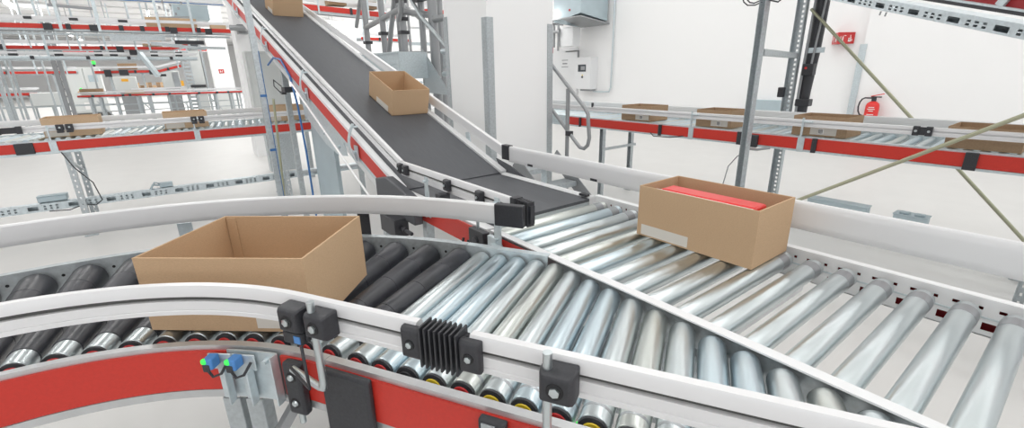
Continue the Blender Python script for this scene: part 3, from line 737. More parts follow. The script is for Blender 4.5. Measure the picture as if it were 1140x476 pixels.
tray(4.28, 4.60, 3.10, 3.50, RZT, RZT+.165, 'brown carton on the right conveyor, the one nearest the white column', g, CARTB, (.20, .38), 'x')
tray(4.28, 4.60, 2.19, 2.55, RZT, RZT+.165, 'brown carton just left of the tall slotted post on the right conveyor', g, CARTB, (.16, .33), 'x')
tray(4.28, 4.62, 1.25, 1.65, RZT, RZT+.160, 'brown carton on the right conveyor, just right of the slotted post', g, CARTB, (.14, .33), 'x')
tray(4.28, 4.66, .30, .67, RZT, RZT+.145, 'brown carton nearest the right edge, behind the crossing brace rods', g, CARTB, None, '')
# lower beam with boxes behind the guide rail
rb = thing('perforated_beam', (4.3, 1, .3), 'low galvanised perforated rail near the floor under the right conveyor', 'beam')
m = MB(); perf_beam(m, (4.48, -1.2, .30), (4.48, 3.2, .30), .060, .09, (-1, 0, 0)); m.build('channel', GALVL, rb, smooth=False)
m = MB()
for yy in (-.8, 2.6): m.box((4.48, yy, .15), (.05, .03, .30))
m.build('stand', GALV, rb)

# ---- portal frame at right
pf = thing('portal_frame', (4.5, 1.9, 0), 'tall galvanised portal of slotted uprights straddling the right conveyor', 'support frame')
m = MB(); c_post(m, (3.90, 1.83, 0), 0, 2.08, .055, .05, PI/2-.25, .05); m.box((3.9, 1.83, .005), (.12, .12, .01)); m.build('upright', GALV, pf)
m = MB(); c_post(m, (5.20, 2.08, 0), 0, 2.22, .09, .05, PI/2-.1, .045); m.box((5.2, 2.08, .005), (.12, .12, .01)); m.build('upright', GALV, pf)
MB().beam((3.92, 1.83, 1.665), (5.2, 2.08, 1.655), .05, .05).build('crossbar', GALV, pf)
m = MB(); m.tube([(3.88, 1.86, 2.05), (3.86, 1.91, 2.03), (3.87, 1.95, 2.04), (3.87, 1.98, 2.07), (3.88, 2.0, 2.12)], .005, 8); m.tube([(3.88, 1.86, 2.035), (3.86, 1.90, 2.015), (3.86, 1.96, 2.02), (3.87, 2.0, 2.05), (3.88, 2.03, 2.12)], .005, 8)
m.tube([(3.88, 1.80, 2.04), (3.88, 1.74, 2.02), (3.88, 1.70, 2.05)], .006, 8); m.build('cable_loop', BLK, pf)
m = MB(); m.tube([(3.95, 1.86, .86), (4.0, 1.95, .80), (4.0, 2.02, .7), (3.95, 2.03, .5)], .005, 8); m.tube([(3.93, 1.85, .89), (4.1, 1.84, .86), (4.15, 1.75, .88)], .012, 8); m.build('cable', GREY, pf)
cb = thing('cable_bundle', (5.25, 1.96, 0), 'thick black vertical cable duct running beside the slotted upright', 'cables')
m = MB(); m.tube([(5.26, 1.98, .9), (5.26, 1.97, 1.3), (5.27, 1.95, 1.7), (5.27, 1.94, 2.2)], .055, 12); m.build('main_duct', BLK, cb)
m = MB(); m.tube([(5.22, 2.00, .9), (5.20, 2.00, 1.3), (5.22, 1.99, 2.2)], .013, 10); m.tube([(5.20, 1.93, 1.55), (5.22, 1.90, 2.2)], .010, 10); m.build('thin_cable', GREY, cb)
for c_, d_ in (((5.20, 1.94, 1.52), (.09, .10, .11)), ((5.23, 1.95, 1.20), (.10, .13, .07)), ((5.16, 2.15, 1.30), (.05, .06, .10))): MB().box(c_, d_).build('connector', BLK, cb, bevel=.008)
m = MB(); m.box((5.22, 1.92, 1.70), (.01, .16, .05)); m.build('strap_plate', GALVL, cb)
o = MB().tube([(5.156, 1.955, 1.535), (5.150, 1.955, 1.535)], .012, 10).build('indicator_button', REDC, cb)
# brace rods
def rod(a, b, r, label):
    o = MB().tube([a, b], r, 10).build('brace_rod', OLIVE); tag(o, label, 'rod', 'olive brace rods at the right conveyor')
rod((5.2, 2.013, 2.08), (5.2, .05, .055), .014, 'olive brace rod falling from the black cables to the lower right')
rod((3.92, 1.86, .202), (3.92, -.25, 1.645), .013, 'olive brace rod rising to the right edge in front of the carton')
# fixtures low behind guide rail
for y0, y1, lab in ((1.03, 1.46, 'long flat blue grey box just above the main guide rail, left of its smaller twin'), (.66, .86, 'short blue grey box just above the main guide rail, right of the longer one')):
    m = MB(); m.box((4.40, (y0+y1)/2, .415), (.10, y1-y0, .075)); m.box((4.40, (y0+y1)/2, .456), (.12, y1-y0+.01, .010)); m.box((4.44, (y0+y1)/2, .370), (.05, y1-y0-.05, .016))
    if y1 < .9: m.box((4.39, .80, .468), (.05, .06, .014)); m.box((4.39, .71, .468), (.05, .06, .014))
    o = m.build('junction_box', PLATE, bevel=.004); tag(o, lab, 'junction box')

# ============================================================ WALL ITEMS
ex = thing('fire_extinguisher', (WX-.20, 2.56, .42), 'red fire extinguisher with black hose hanging on the white wall', 'fire extinguisher')
EXX, EYY = WX-.22, 2.56
MB().lathe((EXX, EYY, .42), (EXX, EYY, 1.0), [(0, .085), (.02, .098), (.46, .098), (.50, .085), (.53, .05), (.54, .03)], 24).build('cylinder_body', EXTR, ex)
m = MB(); m.lathe((EXX, EYY, .955), (EXX, EYY, 1.02), [(0, .035), (.065, .035)], 12); m.box((EXX, EYY-.03, 1.03), (.04, .14, .02)); m.build('valve', BLK, ex)
m = MB(); m.beam((EXX, EYY+.05, 1.04), (EXX, EYY-.13, 1.085), .03, .014); m.build('handle_lever', EXTR, ex)
m = MB(); pts = [(EXX, EYY+.03, 1.01)]+[(EXX, EYY+.13+.075*math.sin(a), .86+.15*math.cos(a)) for a in [i*PI/6 for i in range(0, 7)]]
m.tube(pts, .013, 8); m.build('hose', BLK, ex)
m = MB()
for z_, w in ((.86, .10), (.83, .13), (.80, .08), (.74, .12), (.71, .12), (.68, .07)): m.box((EXX-.094, EYY-.01, z_), (.012, w*.8, .012))
m.build('instruction_print', SIGNW, ex)
MB().box((WX-.08, EYY, .72), (.06, .08, .3)).build('wall_bracket', GALV, ex)

sg = thing('fire_equipment_sign', (WX-.1, 3.23, 1.9), 'red fire equipment sign with white symbols high on the wall above the extinguisher', 'sign')
def pict(m, o, d, z, w):   # white symbols on a panel: hose reel arrow, extinguisher, flames
    o, d = V(o), V(d)
    n = V((d.y, -d.x, 0)); M_ = Matrix((d, n, V((0, 0, 1)))).transposed()
    def r(u, v, a, b): m.box(o+d*u+V((0, 0, z+v)), (a, .003, b), M=M_)
    r(w*.30, .075, .018, .085); r(w*.30, .125, .008, .02); r(w*.42, .135, .035, .010); r(w*.17, .10, .008, .06)
    r(w*.70, .045, .05, .018); r(w*.66, .075, .014, .05); r(w*.76, .085, .016, .06); r(w*.84, .06, .012, .035); r(w*.74, .13, .010, .03)
pa, pb, pc_ = V((WX-.30, 3.25, 0)), V((WX-.03, 3.42, 0)), V((WX-.03, 3.08, 0))
m = MB(); m.add([pa+V((0, 0, 1.92)), pb+V((0, 0, 1.92)), pb+V((0, 0, 2.11)), pa+V((0, 0, 2.11)), pc_+V((0, 0, 1.92)), pc_+V((0, 0, 2.11)), V((WX-.025, 3.25, 1.92)), V((WX-.025, 3.25, 2.11))],
    [(0, 3, 2, 1), (0, 4, 5, 3), (1, 2, 7, 6), (4, 6, 7, 5), (0, 1, 6, 4), (3, 5, 7, 2)]); m.build('sign_body', SIGNR, sg, smooth=False)
m = MB(); d1 = (pa-pb).normalized(); nL = V((d1.y, -d1.x, 0)); nL = nL if nL.x < 0 else -nL
pict(m, pb+nL*.002, d1, 1.92, (pa-pb).length)
d2 = (pc_-pa).normalized(); nR = V((d2.y, -d2.x, 0)); nR = nR if nR.x < 0 else -nR
pict(m, pa+nR*.002, d2, 1.92, (pc_-pa).length); m.build('symbols', SIGNW, sg, smooth=False)

def wall_strip(y, w, z0, z1, label, mt=GALVL):
    o = MB().box((WX-.012, y, (z0+z1)/2), (.024, w, z1-z0)).build('wall_guard_strip', mt, smooth=False); tag(o, label, 'wall guard')
o = MB().box((WX-.115, 2.90, 1.0), (.02, .10, 1.8)).build('wall_guard_strip', GALVL, smooth=False); tag(o, 'pale grey vertical strip on the wall just left of the fire extinguisher', 'wall guard')
wall_strip(3.70, .10, 0, 1.9, 'pale grey vertical strip on the wall beside the thick black cables')
o = MB().box((WX-.08, 4.36, .75), (.16, .74, .32)).build('wall_trunking_box', PLATE, bevel=.005); tag(o, 'low blue grey box against the wall just left of the black cables', 'box')

ec = thing('electrical_cabinet', (WX-.15, 9.35, 1.05), 'white wall cabinet with a small dark display between column and wall conduit', 'cabinet')
MB().box((WX-.14, 9.42, 1.475), (.28, .62, .86)).build('cabinet_body', CABW, ec, bevel=.006)
MB().box((WX-.286, 9.42, 1.475), (.012, .60, .84)).build('cabinet_door', CABW, ec, bevel=.004)
MB().box((WX-.295, 9.44, 1.62), (.008, .30, .19)).build('display', SCREEN, ec)
MB().box((WX-.300, 9.40, 1.62), (.004, .16, .10)).build('display_window', GREY, ec)
o = MB().lathe((WX-.292, 9.42, 1.38), (WX-.315, 9.42, 1.38), [(0, .030), (.023, .024)], 12).build('lock_knob', BLK, ec)
o = MB().box((WX-.296, 9.42, 1.43), (.004, .04, .03)).build('marker', YELC, ec)
MB().box((WX-.14, 9.34, 1.02), (.20, .40, .05)).build('cable_entry', GREY, ec)
m = MB(); m.tube([(WX-.06, 9.2, .985), (WX-.06, 8.85, .975), (WX-.05, 8.62, .985), (WX-.05, 8.57, 1.1), (WX-.05, 8.56, 2.0), (WX-.05, 8.56, 4.5)], .022, 10)
o = m.build('wall_conduit', GALVL); tag(o, 'thin pale conduit climbing the white wall right of the electrical cabinet', 'conduit')
m = MB(); m.box((WX-.03, 10.55, 1.1), (.06, 1.35, 2.2)); o = m.build('wall_panel', CABW, bevel=.004); tag(o, 'white upright wall panel with dark printed lines beside the column', 'panel')
m = MB()
for z_, w in ((1.86, .26), (1.77, .20), (1.755, .20), (1.67, .28)): m.box((WX-.063, 10.38, z_), (.004, w, .022))
m.build('printed_lines', GREY, o)
m = MB(); m.box((WX-.03, 10.10, 2.10), (.06, .50, .03)); m.box((WX-.03, 9.86, 2.02), (.05, .03, .18)); o = m.build('pipe_elbow', GREY); tag(o, 'short grey angled pipe above the white wall cabinet', 'pipe')
dv = thing('ventilation_duct', (WX-.6, 9.3, 2.9), 'blue grey sheet metal duct box at the top of the wall beside the column', 'duct')
m = MB(); m.loft([[V((WX-1.1, 8.75, 2.95)), V((WX-.1, 8.75, 2.80)), V((WX-.1, 8.75, 3.7)), V((WX-1.1, 8.75, 3.7))], [V((WX-1.1, 9.75, 2.80)), V((WX-.1, 9.75, 2.72)), V((WX-.1, 9.75, 3.7)), V((WX-1.1, 9.75, 3.7))]]); m.build('duct_body', PLATE, dv, smooth=False)
MB().box((WX-.6, 9.25, 2.80), (1.1, 1.1, .03), M=Matrix.Rotation(.13, 3, 'Y')).build('bottom_flange', GREY, dv)
m = MB(); m.box((WX-1.105, 9.15, 3.05), (.01, .05, .05)); m.build('warning_sticker', SIGNR, dv)
vm = thing('valve_manifold', (WX-.5, 10.2, 2.4), 'cluster of grey valves and pipes above the wall panel behind the column', 'valves')
m = MB(); m.box((WX-.5, 9.75, 2.45), (.3, .55, .50)); m.build('white_unit', CABW, vm, bevel=.02)
m = MB()
for q in range(5): m.tube([(WX-.7, 10.0+q*.17, 2.1+.1*(q % 2)), (WX-.7, 10.0+q*.17, 3.2)], .03, 8)
m.tube([(WX-.75, 9.9, 2.85), (WX-.75, 11, 2.85)], .05, 10); m.tube([(WX-.75, 9.9, 2.6), (WX-.75, 11, 2.62)], .04, 10); m.box((WX-.8, 10.35, 2.65), (.12, .3, .2)); m.box((WX-.42, 10.5, 2.85), (.74, .04, .04)); m.build('pipework', GREY, vm)
m = MB(); m.tube([(WX-.72, 10.25, 2.05), (WX-.72, 10.25, 2.25)], .05, 10); m.build('red_valve', EXTR, vm)
def lamp(name, c, L, ax, label, group='ceiling tube lamps'):
    t = thing(name, c, label, 'lamp', group)
    c = V(c); d = V((0, 1, 0)) if ax == 'y' else V((1, 0, 0))
    o = MB().tube([c-d*L/2, c+d*L/2], .055, 10).build('tube', LAMP, t)
    M_ = MB().box(c+V((0, 0, .08)), (.12 if ax == 'y' else L, L if ax == 'y' else .12, .05)).build('housing', CABW, t)
    MB().box(c+V((0, 0, .1+(5.2-c.z-.1)/2)), (.012, .012, 5.2-c.z-.1)).build('suspension', GREY, t)
lamp('tube_lamp', (8.6, 10.3, 3.05), .9, 'y', 'lit tube lamp showing between column and blue grey duct', 'lamp by the duct')

# ---- overhead inclined tray and red line at top right
td = V((.5694, .7824, .2523)).normalized(); tn = V((.809, -.588, 0)).normalized()   # horizontal normal
tu = tn.cross(td).normalized(); tu = tu if tu.z > 0 else -tu
tr = thing('overhead_perforated_tray', (3.9, 1.8, 2.1), 'light grey perforated steel channel sloping across the top right corner', 'cable tray')
m = MB(); p0 = V((2.80, .286, 1.637)) - td*1.2; L = 5.0; h = .050
big, sm = [], []; u = .10
while u < L-.4:
    big.append((u, u+.065)); 
    for q in (.100, .140, .180): sm.append((u+q, u+q+.020))
    u += .235
both_ = sorted(big+sm)
m.holes(p0-tn*.0, td, tu, L, [(0, .009, []), (.009, .018, both_), (.018, .024, big), (.024, .033, both_), (.033, h, [])], .003)
M_ = Matrix((td, tn, tu)).transposed(); m.box(p0+td*L/2+tu*h+tn*.05, (L, .10, .003), M=M_); m.box(p0+td*L/2+tn*.05, (L, .10, .003), M=M_)
m.build('channel', GALVL, tr, smooth=False)
m = MB(); m.box(p0+td*L/2+tn*.1+tu*h/2, (L, .003, h), M=M_); m.build('channel_back', GALV, tr, smooth=False)
m = MB(); q = p0+td*1.95-tu*.005; m.tube([q, q-tu*.02], .004, 6); q = q+td*.04; m.tube([q, q-tu*.02], .004, 6); m.build('bolt', GREY, tr)
orc = thing('overhead_conveyor', (4.2, 1.5, 2.4), 'underside of a red sided overhead conveyor in the top right corner', 'conveyor')
q0 = V((3.90, .43, 1.802))
m = MB(); m.box(q0+td*.9+tu*.12, (5.2, .02, .20), M=M_); m.build('side_panel', REDD, orc, smooth=False)
m = MB(); m.box(q0+td*.9+tu*.005-tn*.01, (5.2, .05, .018), M=M_); m.box(q0+td*.9+tu*.02+tn*.2, (5.2, .38, .02), M=M_); m.build('lower_edge', BLK, orc, smooth=False)
m = MB(); m.box(q0+td*.9+tu*.022-tn*.012, (5.2, .05, .012), M=M_); m.build('edge_strip', GALVL, orc, smooth=False)
m = MB(); m.box(q0+td*.10+tu*.13-tn*.02, (.05, .015, .22), M=M_ @ Matrix.Rotation(-.35, 3, 'Y')); m.build('strap_bracket', GALVL, orc)
m = MB(); q = q0-td*.18; m.tube([q, q+td*.04-tu*.02, q+td*.0-tu*.05], .004, 6); m.build('cable_tail', BLK, orc)

# ============================================================ STAIRS beside the column
st = thing('steel_stair', (3.3, 3.8, 0), 'galvanised steel stair with a grey tube handrail right of the white column', 'stairs')
m = MB()
for i in range(4):
    yy = 3.02+i*.20; zz = .10+i*.155
    m.box((3.12, yy, zz), (.52, .19, .03)); m.box((3.12, yy-.095, zz-.01), (.52, .004, .05))
m.build('treads', GALV, st, smooth=False)
for xx in (2.85, 3.40): MB().beam((xx, 2.92, .06), (xx, 3.70, .66), .01, .15).build('stringer', GREY, st)
MB().box((3.46, 3.60, .55), (.12, .04, .04)).build('rail_bracket', GALV, st)
m = MB(); HX = 3.5
hp = [(HX, 3.98, 1.715), (HX, 3.60, 1.395), (HX, 3.34, 1.175), (HX, 3.30, 1.12), (HX, 3.29, 1.02), (HX, 3.27, .88), (HX, 3.29, .80), (HX, 3.34, .76), (HX, 3.40, .765), (HX, 3.46, .81), (HX, 3.60, .93), (HX, 3.98, 1.245)]
m.tube(hp, .020, 12); m.build('handrail', GREY, st)
m = MB(); m.tube([(HX, 3.60, 0), (HX, 3.60, 1.36)], .022, 12); m.lathe((HX, 3.60, 1.355), (HX, 3.60, 1.37), [(0, .024), (.015, .020)], 12); m.build('rail_post', GREY, st)
m = MB(); m.box((HX, 3.57, .90), (.05, .07, .05)); m.build('rail_clamp', BLK, st)

# ============================================================ STEEL TOWER between belt and column
tw = thing('tubular_steel_tower', (3.2, 7, 0), 'grey tube framework with braces between the rising belt and the column', 'framework')
def vt(m, x, y, z0, z1, r): m.tube([(x, y, z0), (x, y, z1)], r, 10)
for x, y, r in ((3.2, 8.45, .05), (3.2, 7.70, .05), (3.2, 6.92, .055), (3.2, 6.28, .045), (3.2, 5.95, .065), (3.9, 8.6, .05), (3.9, 7.0, .045)):
    m = MB(); vt(m, x, y, 0, 3.6, r); m.build('post', GREY, tw)
for a, b, r in (((3.2, 8.95, 2.4), (3.2, 8.3, 3.2), .035), ((3.2, 7.05, 2.85), (3.2, 7.55, 1.9), .04), ((3.2, 6.95, 2.5), (3.2, 8.5, 2.35), .045), ((3.2, 6.85, 2.45), (3.2, 5.9, 2.30), .045), ((3.2, 5.95, 2.25), (3.2, 5.3, 2.25), .045),
                ((3.2, 6.92, 2.95), (3.2, 6.92, 2.95), .03), ((3.9, 8.6, 2.9), (3.9, 7.0, 2.1), .03)):
    if (V(a)-V(b)).length > .01: m = MB(); m.tube([a, b], r, 10); m.build('brace', GREY, tw)
m = MB(); m.tube([(3.1, 6.68, 3.3), (3.1, 6.68, 2.7), (3.1, 6.72, 2.45), (3.1, 6.84, 2.32)], .035, 10); m.build('bent_pipe', GREY, tw)
m = MB(); m.tube([(3.1, 6.55, 3.0), (3.1, 6.45, 2.62), (3.1, 6.1, 2.3), (3.1, 5.2, 1.72)], .025, 10); m.build('stair_rail', GALV, tw)
m = MB(); m.box((3.15, 6.2, 2.62), (.12, .30, .22)); m.tube([(3.05, 6.9, 2.62), (3.05, 6.0, 2.60)], .02, 8); m.build('cable_block', BLK, tw)
for c_ in ((3.2, 6.92, 2.16), (3.2, 6.92, 2.35), (3.2, 6.92, 2.6), (3.2, 7.70, 2.2), (3.2, 8.45, 2.1)): MB().box(c_, (.13, .13, .05)).build('clamp_collar', BLK, tw)
gb = thing('galvanised_channel_box', (2.75, 6.2, 1.4), 'wide galvanised sheet metal channel behind the guide rail of the rising belt', 'channel')
m = MB(); m.box((2.6, 6.55, 1.66), (.012, 1.45, .34)); m.box((2.8, 5.83, 1.66), (.4, .012, .34)); m.box((2.8, 6.55, 1.50), (.4, 1.45, .012)); m.box((3.0, 6.55, 1.66), (.012, 1.45, .34)); m.box((2.59, 6.55, 1.825), (.04, 1.45, .02))
for q in range(3):
    for q2 in range(2): m.tube([(2.594, 5.95+q*.07, 1.60+q2*.08), (2.586, 5.95+q*.07, 1.60+q2*.08)], .010, 8)
m.build('channel_walls', GALVL, gb, smooth=False)
for yy in (5.95, 7.1): MB().box((2.8, yy, .75), (.06, .06, 1.5)).build('leg', GALV, gb)
m = MB(); pr = [(5.95, 1.30), (5.25, 1.28), (5.35, 1.38), (5.95, 1.88)]
m.loft([[V((3.00, p, q)) for p, q in pr], [V((3.012, p, q)) for p, q in pr]])
m.tube([(2.995, 5.85, 1.66), (2.985, 5.85, 1.66)], .016, 8); m.tube([(2.995, 5.85, 1.5), (2.985, 5.85, 1.5)], .016, 8); m.build('gusset_plate', GALV, gb)
pt = thing('perforated_platform', (3.4, 5.2, 1.6), 'small perforated platform tread between steel tower and column', 'platform')
m = MB(); m.holes((3.15, 5.65, 0), (0, -1, 0), (0, 0, 1), .75, [(1.62, 1.64, []), (1.64, 1.70, [(i*.06+.02, i*.06+.055) for i in range(11)]), (1.70, 1.72, []), (1.72, 1.77, [(i*.06+.035, i*.06+.065) for i in range(11)]), (1.77, 1.79, [])], .006); m.build('perforated_plate', GALV, pt, smooth=False)
m = MB(); m.tube([(3.15, 5.65, 1.83), (3.15, 4.9, 1.83)], .035, 12); m.tube([(3.15, 5.65, 1.54), (3.15, 4.9, 1.54)], .035, 12); m.build('edge_tube', GALVL, pt)
for yy in (5.6, 4.95): MB().box((3.2, yy, .8), (.05, .05, 1.6)).build('leg', GALV, pt)

# ============================================================ FAR HALL: conveyor rows
def far_row(y, x0, x1, z, h, label, group=None, legs=None, up=None, rails=True, mt=RED, width=.6, z1=None, clamps=(), name='roller_conveyor', depth_legs=True, cat='conveyor'):
    """red sided line along X at distance y; legs = list of x to the floor; up = hangers to the ceiling"""
    t = thing(name, ((x0+x1)/2, y, 0 if legs else z), label, cat, group)
    z1 = z if z1 is None else z1
    def zz(x): return z+(z1-z)*(x-x0)/(x1-x0)
    MB().beam((x0, y, z), (x1, y, z1), .02, h).build('side_panel', mt, t)
    m = MB(); m.beam((x0, y+.03, z-h*.75), (x1, y+.03, z1-h*.75), .05, h*.45); m.beam((x0, y+width, z), (x1, y+width, z1), .03, h*1.4)
    m.beam((x0, y+width/2, z+h*.25), (x1, y+width/2, z1+h*.25), width-.06, .03); m.build('side_frame', GALV, t)
    if rails:
        MB().beam((x0, y+.02, z+h*1.9), (x1, y+.02, z1+h*1.9), .03, h*.75).build('guide_rail', RAIL, t); MB().beam((x0, y+width, z+h*2.0), (x1, y+width, z1+h*2.0), .03, h*.9).build('guide_rail', RAIL, t)
    for x in (legs or []):
        for dy in ((.03, width-.03) if depth_legs else (.03,)):
            MB().box((x, y+dy, (zz(x)-h*.5)/2), (.06, .05, zz(x)-h*.5)).build('leg', GALV, t)
    for x in (up or []):
        m = MB(); m.box((x, y-.04, (zz(x)-h+5.2)/2), (.045, .02, 5.2-zz(x)+h)); m.build('hanger', GALVL, t)
    for x in clamps:
        m = MB(); m.box((x, y-.02, zz(x)), (.07, .03, h*1.25)); m.build('panel_clamp', BLK, t)
    return t
def sbox(x0, x1, y, z0, z1, label, mt=CARTI, group=None, d=.35):
    tray(x0, x1, y, y+d, z0, z1, label, group, mt, None, '')
# row A high, near
ta = far_row(12.0, -3.3, 1.62, 2.48, .075, 'highest red sided overhead conveyor row at the left, hanging on rods', None, None, [-2.45, -1.15, -.62, .30, .86], True, RED, .6, 2.505, (-1.05, -.30, .02, .42, .95))
for x_ in (-.70, -1.32, .52, 1.12): MB().box((x_, 11.97, 2.48), (.12, .05, .11)).build('joint_cover', BLK, ta)
m = MB(); m.beam((-3.3, 12.1, 2.36), (1.5, 12.1, 2.38), .05, .04); m.beam((-.5, 11.95, 2.30), (.35, 11.95, 2.33), .05, .10); m.beam((.1, 11.9, 2.22), (1.0, 11.9, 2.13), .06, .06); m.beam((.9, 11.8, 2.15), (1.35, 11.8, 2.14), .06, .05); m.build('lower_profile', GALV, ta)
for c_, d_ in (((.75, 12.05, 2.26), (.5, .10, .07)), ((-.95, 12.0, 2.62), (.12, .08, .04)), ((-1.55, 12.0, 2.62), (.10, .08, .04)), ((-.25, 12.0, 2.62), (.14, .08, .04))): MB().box(c_, d_).build('motor', BLK, ta)
sbox(.10, .95, 12.12, 2.545, 2.73, 'pale wide carton standing on the highest overhead conveyor', CARTI)
sbox(1.22, 1.50, 12.35, 2.56, 2.66, 'small pale carton at the right end of the highest overhead conveyor', CARTI)
# row B
tb = far_row(18.0, -5.2, .62, 2.40, .085, 'second overhead conveyor row at the left, just below the highest one', None, None, [-3.2, -1.45, -.9, .10], True, RED, .6, 2.43, (-2.15, -1.0))
MB().box((-.60, 17.95, 2.36), (.16, .08, .22)).build('joint_cover', BLK, tb); MB().box((-3.0, 17.95, 2.42), (.16, .08, .13)).build('joint_cover', BLK, tb)
sbox(-.06, .42, 18.15, 2.50, 2.68, 'warm tan carton on the second overhead conveyor row', CARTI)
tb2 = far_row(18.0, .62, 1.12, 2.43, .085, 'short rising end piece of the second overhead conveyor row', None, None, [1.10], True, RED, .6, 2.55)
# grey structure row
tg = far_row(16.0, -5, 1.1, 2.10, .06, 'grey steel conveyor row without red panel below the overhead rows', None, None, [-2.8, -1.9, -.2], True, GALVL, .8, 2.08, (-2.2, -1.2, -.4, .5))
m = MB(); m.beam((-.15, 15.9, 2.2), (.12, 15.6, 1.62), .10, .10); m.build('chute_post', GALVL, tg)
MB().box((-.28, 15.95, 2.22), (.16, .08, .13)).build('joint_cover', BLK, tg); MB().box((.2, 15.95, 1.64), (.2, .1, .06)).build('joint_cover', BLK, tg)
# row C
tc = far_row(24.0, -7.0, -2.25, 1.86, .085, 'middle height red conveyor row at the far left edge', None, [-6.2, -4.6, -2.9], [-4.2, -3.3, -2.5], True, RED, .6, 1.84, (-4.05, -2.6))
tc2 = far_row(23.5, -1.7, .25, 1.82, .09, 'middle height red conveyor row behind the white control cabinet', None, [-1.3, -.3], None, True, RED, .6, 1.84, (-.5,))
for c_, d_ in (((-.85, 23.4, 1.80), (.28, .1, .2)), ((.05, 23.4, 1.80), (.26, .1, .16)), ((-1.32, 23.4, 1.78), (.2, .1, .26))): MB().box(c_, d_).build('motor', BLK, tc2)
tc3 = far_row(23.5, .25, 1.0, 1.84, .09, 'red conveyor section rising to the right beyond the control cabinet', None, None, [.9], True, RED, .6, 2.04, (.55,))
sbox(-1.0, -.42, 23.62, 1.92, 2.14, 'orange brown carton on the middle height row right of the cabinet', AMBER if False else CARTB)
# row C2 (low left)
tc4 = far_row(26.0, -7.8, -3.75, 1.07, .10, 'low red conveyor row at the far left edge above the floor', None, [-6.9, -5.6, -5.2, -4.7, -4.0], None, True, RED, .6, 1.07, (-4.9,))
m = MB(); m.box((-3.45, 26.0, .86), (1.0, .5, .50)); o = m.build('control_box', CAB, bevel=.02); tag(o, 'small grey box housing at the end of the low left conveyor row', 'box')
MB().box((-3.45, 26.2, .3), (.08, .08, .6)).build('leg', GALV, o)
m = MB(); m.beam((-8, 25.9, .60), (-3.4, 25.9, .58), .06, .07); m.beam((-3.4, 25.9, .58), (2.9, 25.9, .50), .06, .07); o = m.build('floor_beam', GALV); tag(o, 'long pale low steel beam along the floor behind the left conveyor', 'beam')
for xx in (-7, -5, -3.2, -1, 1, 2.6): MB().box((xx, 25.9, .28), (.05, .05, .56)).build('stand', GALV, o)
# row D long low
tD = far_row(20.0, -2.02, 2.60, 1.06, .055, 'long low red conveyor row in front of the control cabinet and far pillar', None, [-1.75, -1.5, -1.1, -.55, -.2, .3, .9, 1.15, 1.7, 2.2, 2.45], None, True, RED, .8, 1.04, (-1.65, -.9, -.72, -.1, .35, 1.2, 1.75, 2.1))
m = MB(); 
for zz_ in (.55, .75): m.beam((-1.8, 20.3, zz_), (2.55, 20.3, zz_-.02), .04, .03)
for xx in (-1.6, -.5, .6, 1.5): m.beam((xx, 20.1, .9), (xx+.4, 20.1, .3), .03, .03)
m.build('cross_brace', GALV, tD)
tD2 = far_row(21.2, -.70, .9, 1.12, .05, 'shorter red conveyor strip behind the long low row', None, [-.5, .5], None, True, RED, .6, 1.12)
sbox(-1.95, -1.38, 20.15, 1.12, 1.28, 'brown carton at the left end of the long low row', CARTB)
sbox(-.85, -.35, 20.25, 1.10, 1.18, 'flat carton on the long low row beside the carton pile', CARTI)
# tall posts
def post(x, y, z1, w, label, mt=GALV, lean=None):
    o = MB().box((x, y, z1/2), (w, w, z1)).build('steel_post', mt); tag(o, label, 'post', 'uprights in the far hall')
m = MB(); m.box((-2.30, 19.8, 1.6), (.10, .12, 3.2)); m.box((-2.17, 19.8, 1.6), (.10, .12, 3.2))
for q in range(14): m.box((-2.235, 19.78, .2+q*.22), (.10, .05, .05))
o = m.build('double_column', GREY); tag(o, 'dark double upright with rungs left of the white control cabinet', 'post')
for x, y, w, lab in ((-2.85, 17.5, .05, 'slim hanging upright left of the dark double upright'), (-3.05, 17.5, .05, 'slim upright second left of the dark double upright'), (-1.55, 21.0, .05, 'slim upright crossing the control cabinet'),
                     (-3.6, 20.0, .09, 'broad grey upright near the left edge of the far hall'), (-3.35, 20.0, .05, 'thin upright beside the broad one at the left edge'), (-2.9, 22.5, .05, 'thin upright at the left between two red rows')):
    post(x, y, 3.2, w, lab)
# control cabinet
cc = thing('control_cabinet', (-2.2, 28, 0), 'large pale grey control cabinet with a green signal light on top', 'cabinet')
MB().box((-2.42, 28.2, 1.12), (1.15, .6, 1.95)).build('cabinet_body', CAB, cc, bevel=.01)
MB().box((-2.70, 27.88, 1.14), (.56, .03, 1.85)).build('cabinet_door', CAB, cc, bevel=.008)
MB().box((-2.12, 27.88, 1.14), (.54, .03, 1.85)).build('cabinet_door', CAB, cc, bevel=.008)
MB().box((-2.42, 28.2, .07), (1.15, .6, .14)).build('plinth', SLOT, cc)
MB().box((-2.12, 27.86, 1.62), (.30, .02, .28)).build('vent_grille', PLATE, cc)
m = MB(); m.box((-2.62, 27.86, 1.20), (.06, .02, .05)); m.build('indicator_light', LED, cc)
m = MB(); m.box((-2.72, 27.86, 1.05), (.06, .02, .06)); m.box((-2.55, 27.86, 1.0), (.06, .02, .05)); m.build('push_button', AMBER, cc)
m = MB(); m.box((-2.5, 27.86, .45), (.3, .02, .3)); m.build('label_plate', SIGNW, cc)
sgn = thing('signal_tower', (-1.98, 28.1, 2.1), 'small signal light stack glowing green on top of the control cabinet', 'signal light')
MB().tube([(-1.98, 28.1, 2.10), (-1.98, 28.1, 2.22)], .045, 10).build('base', BLK, sgn)
MB().tube([(-1.98, 28.1, 2.22), (-1.98, 28.1, 2.36)], .07, 12).build('green_lens', LED, sgn)
MB().tube([(-1.98, 28.1, 2.36), (-1.98, 28.1, 2.44)], .06, 12).build('red_lens', EXTR, sgn)
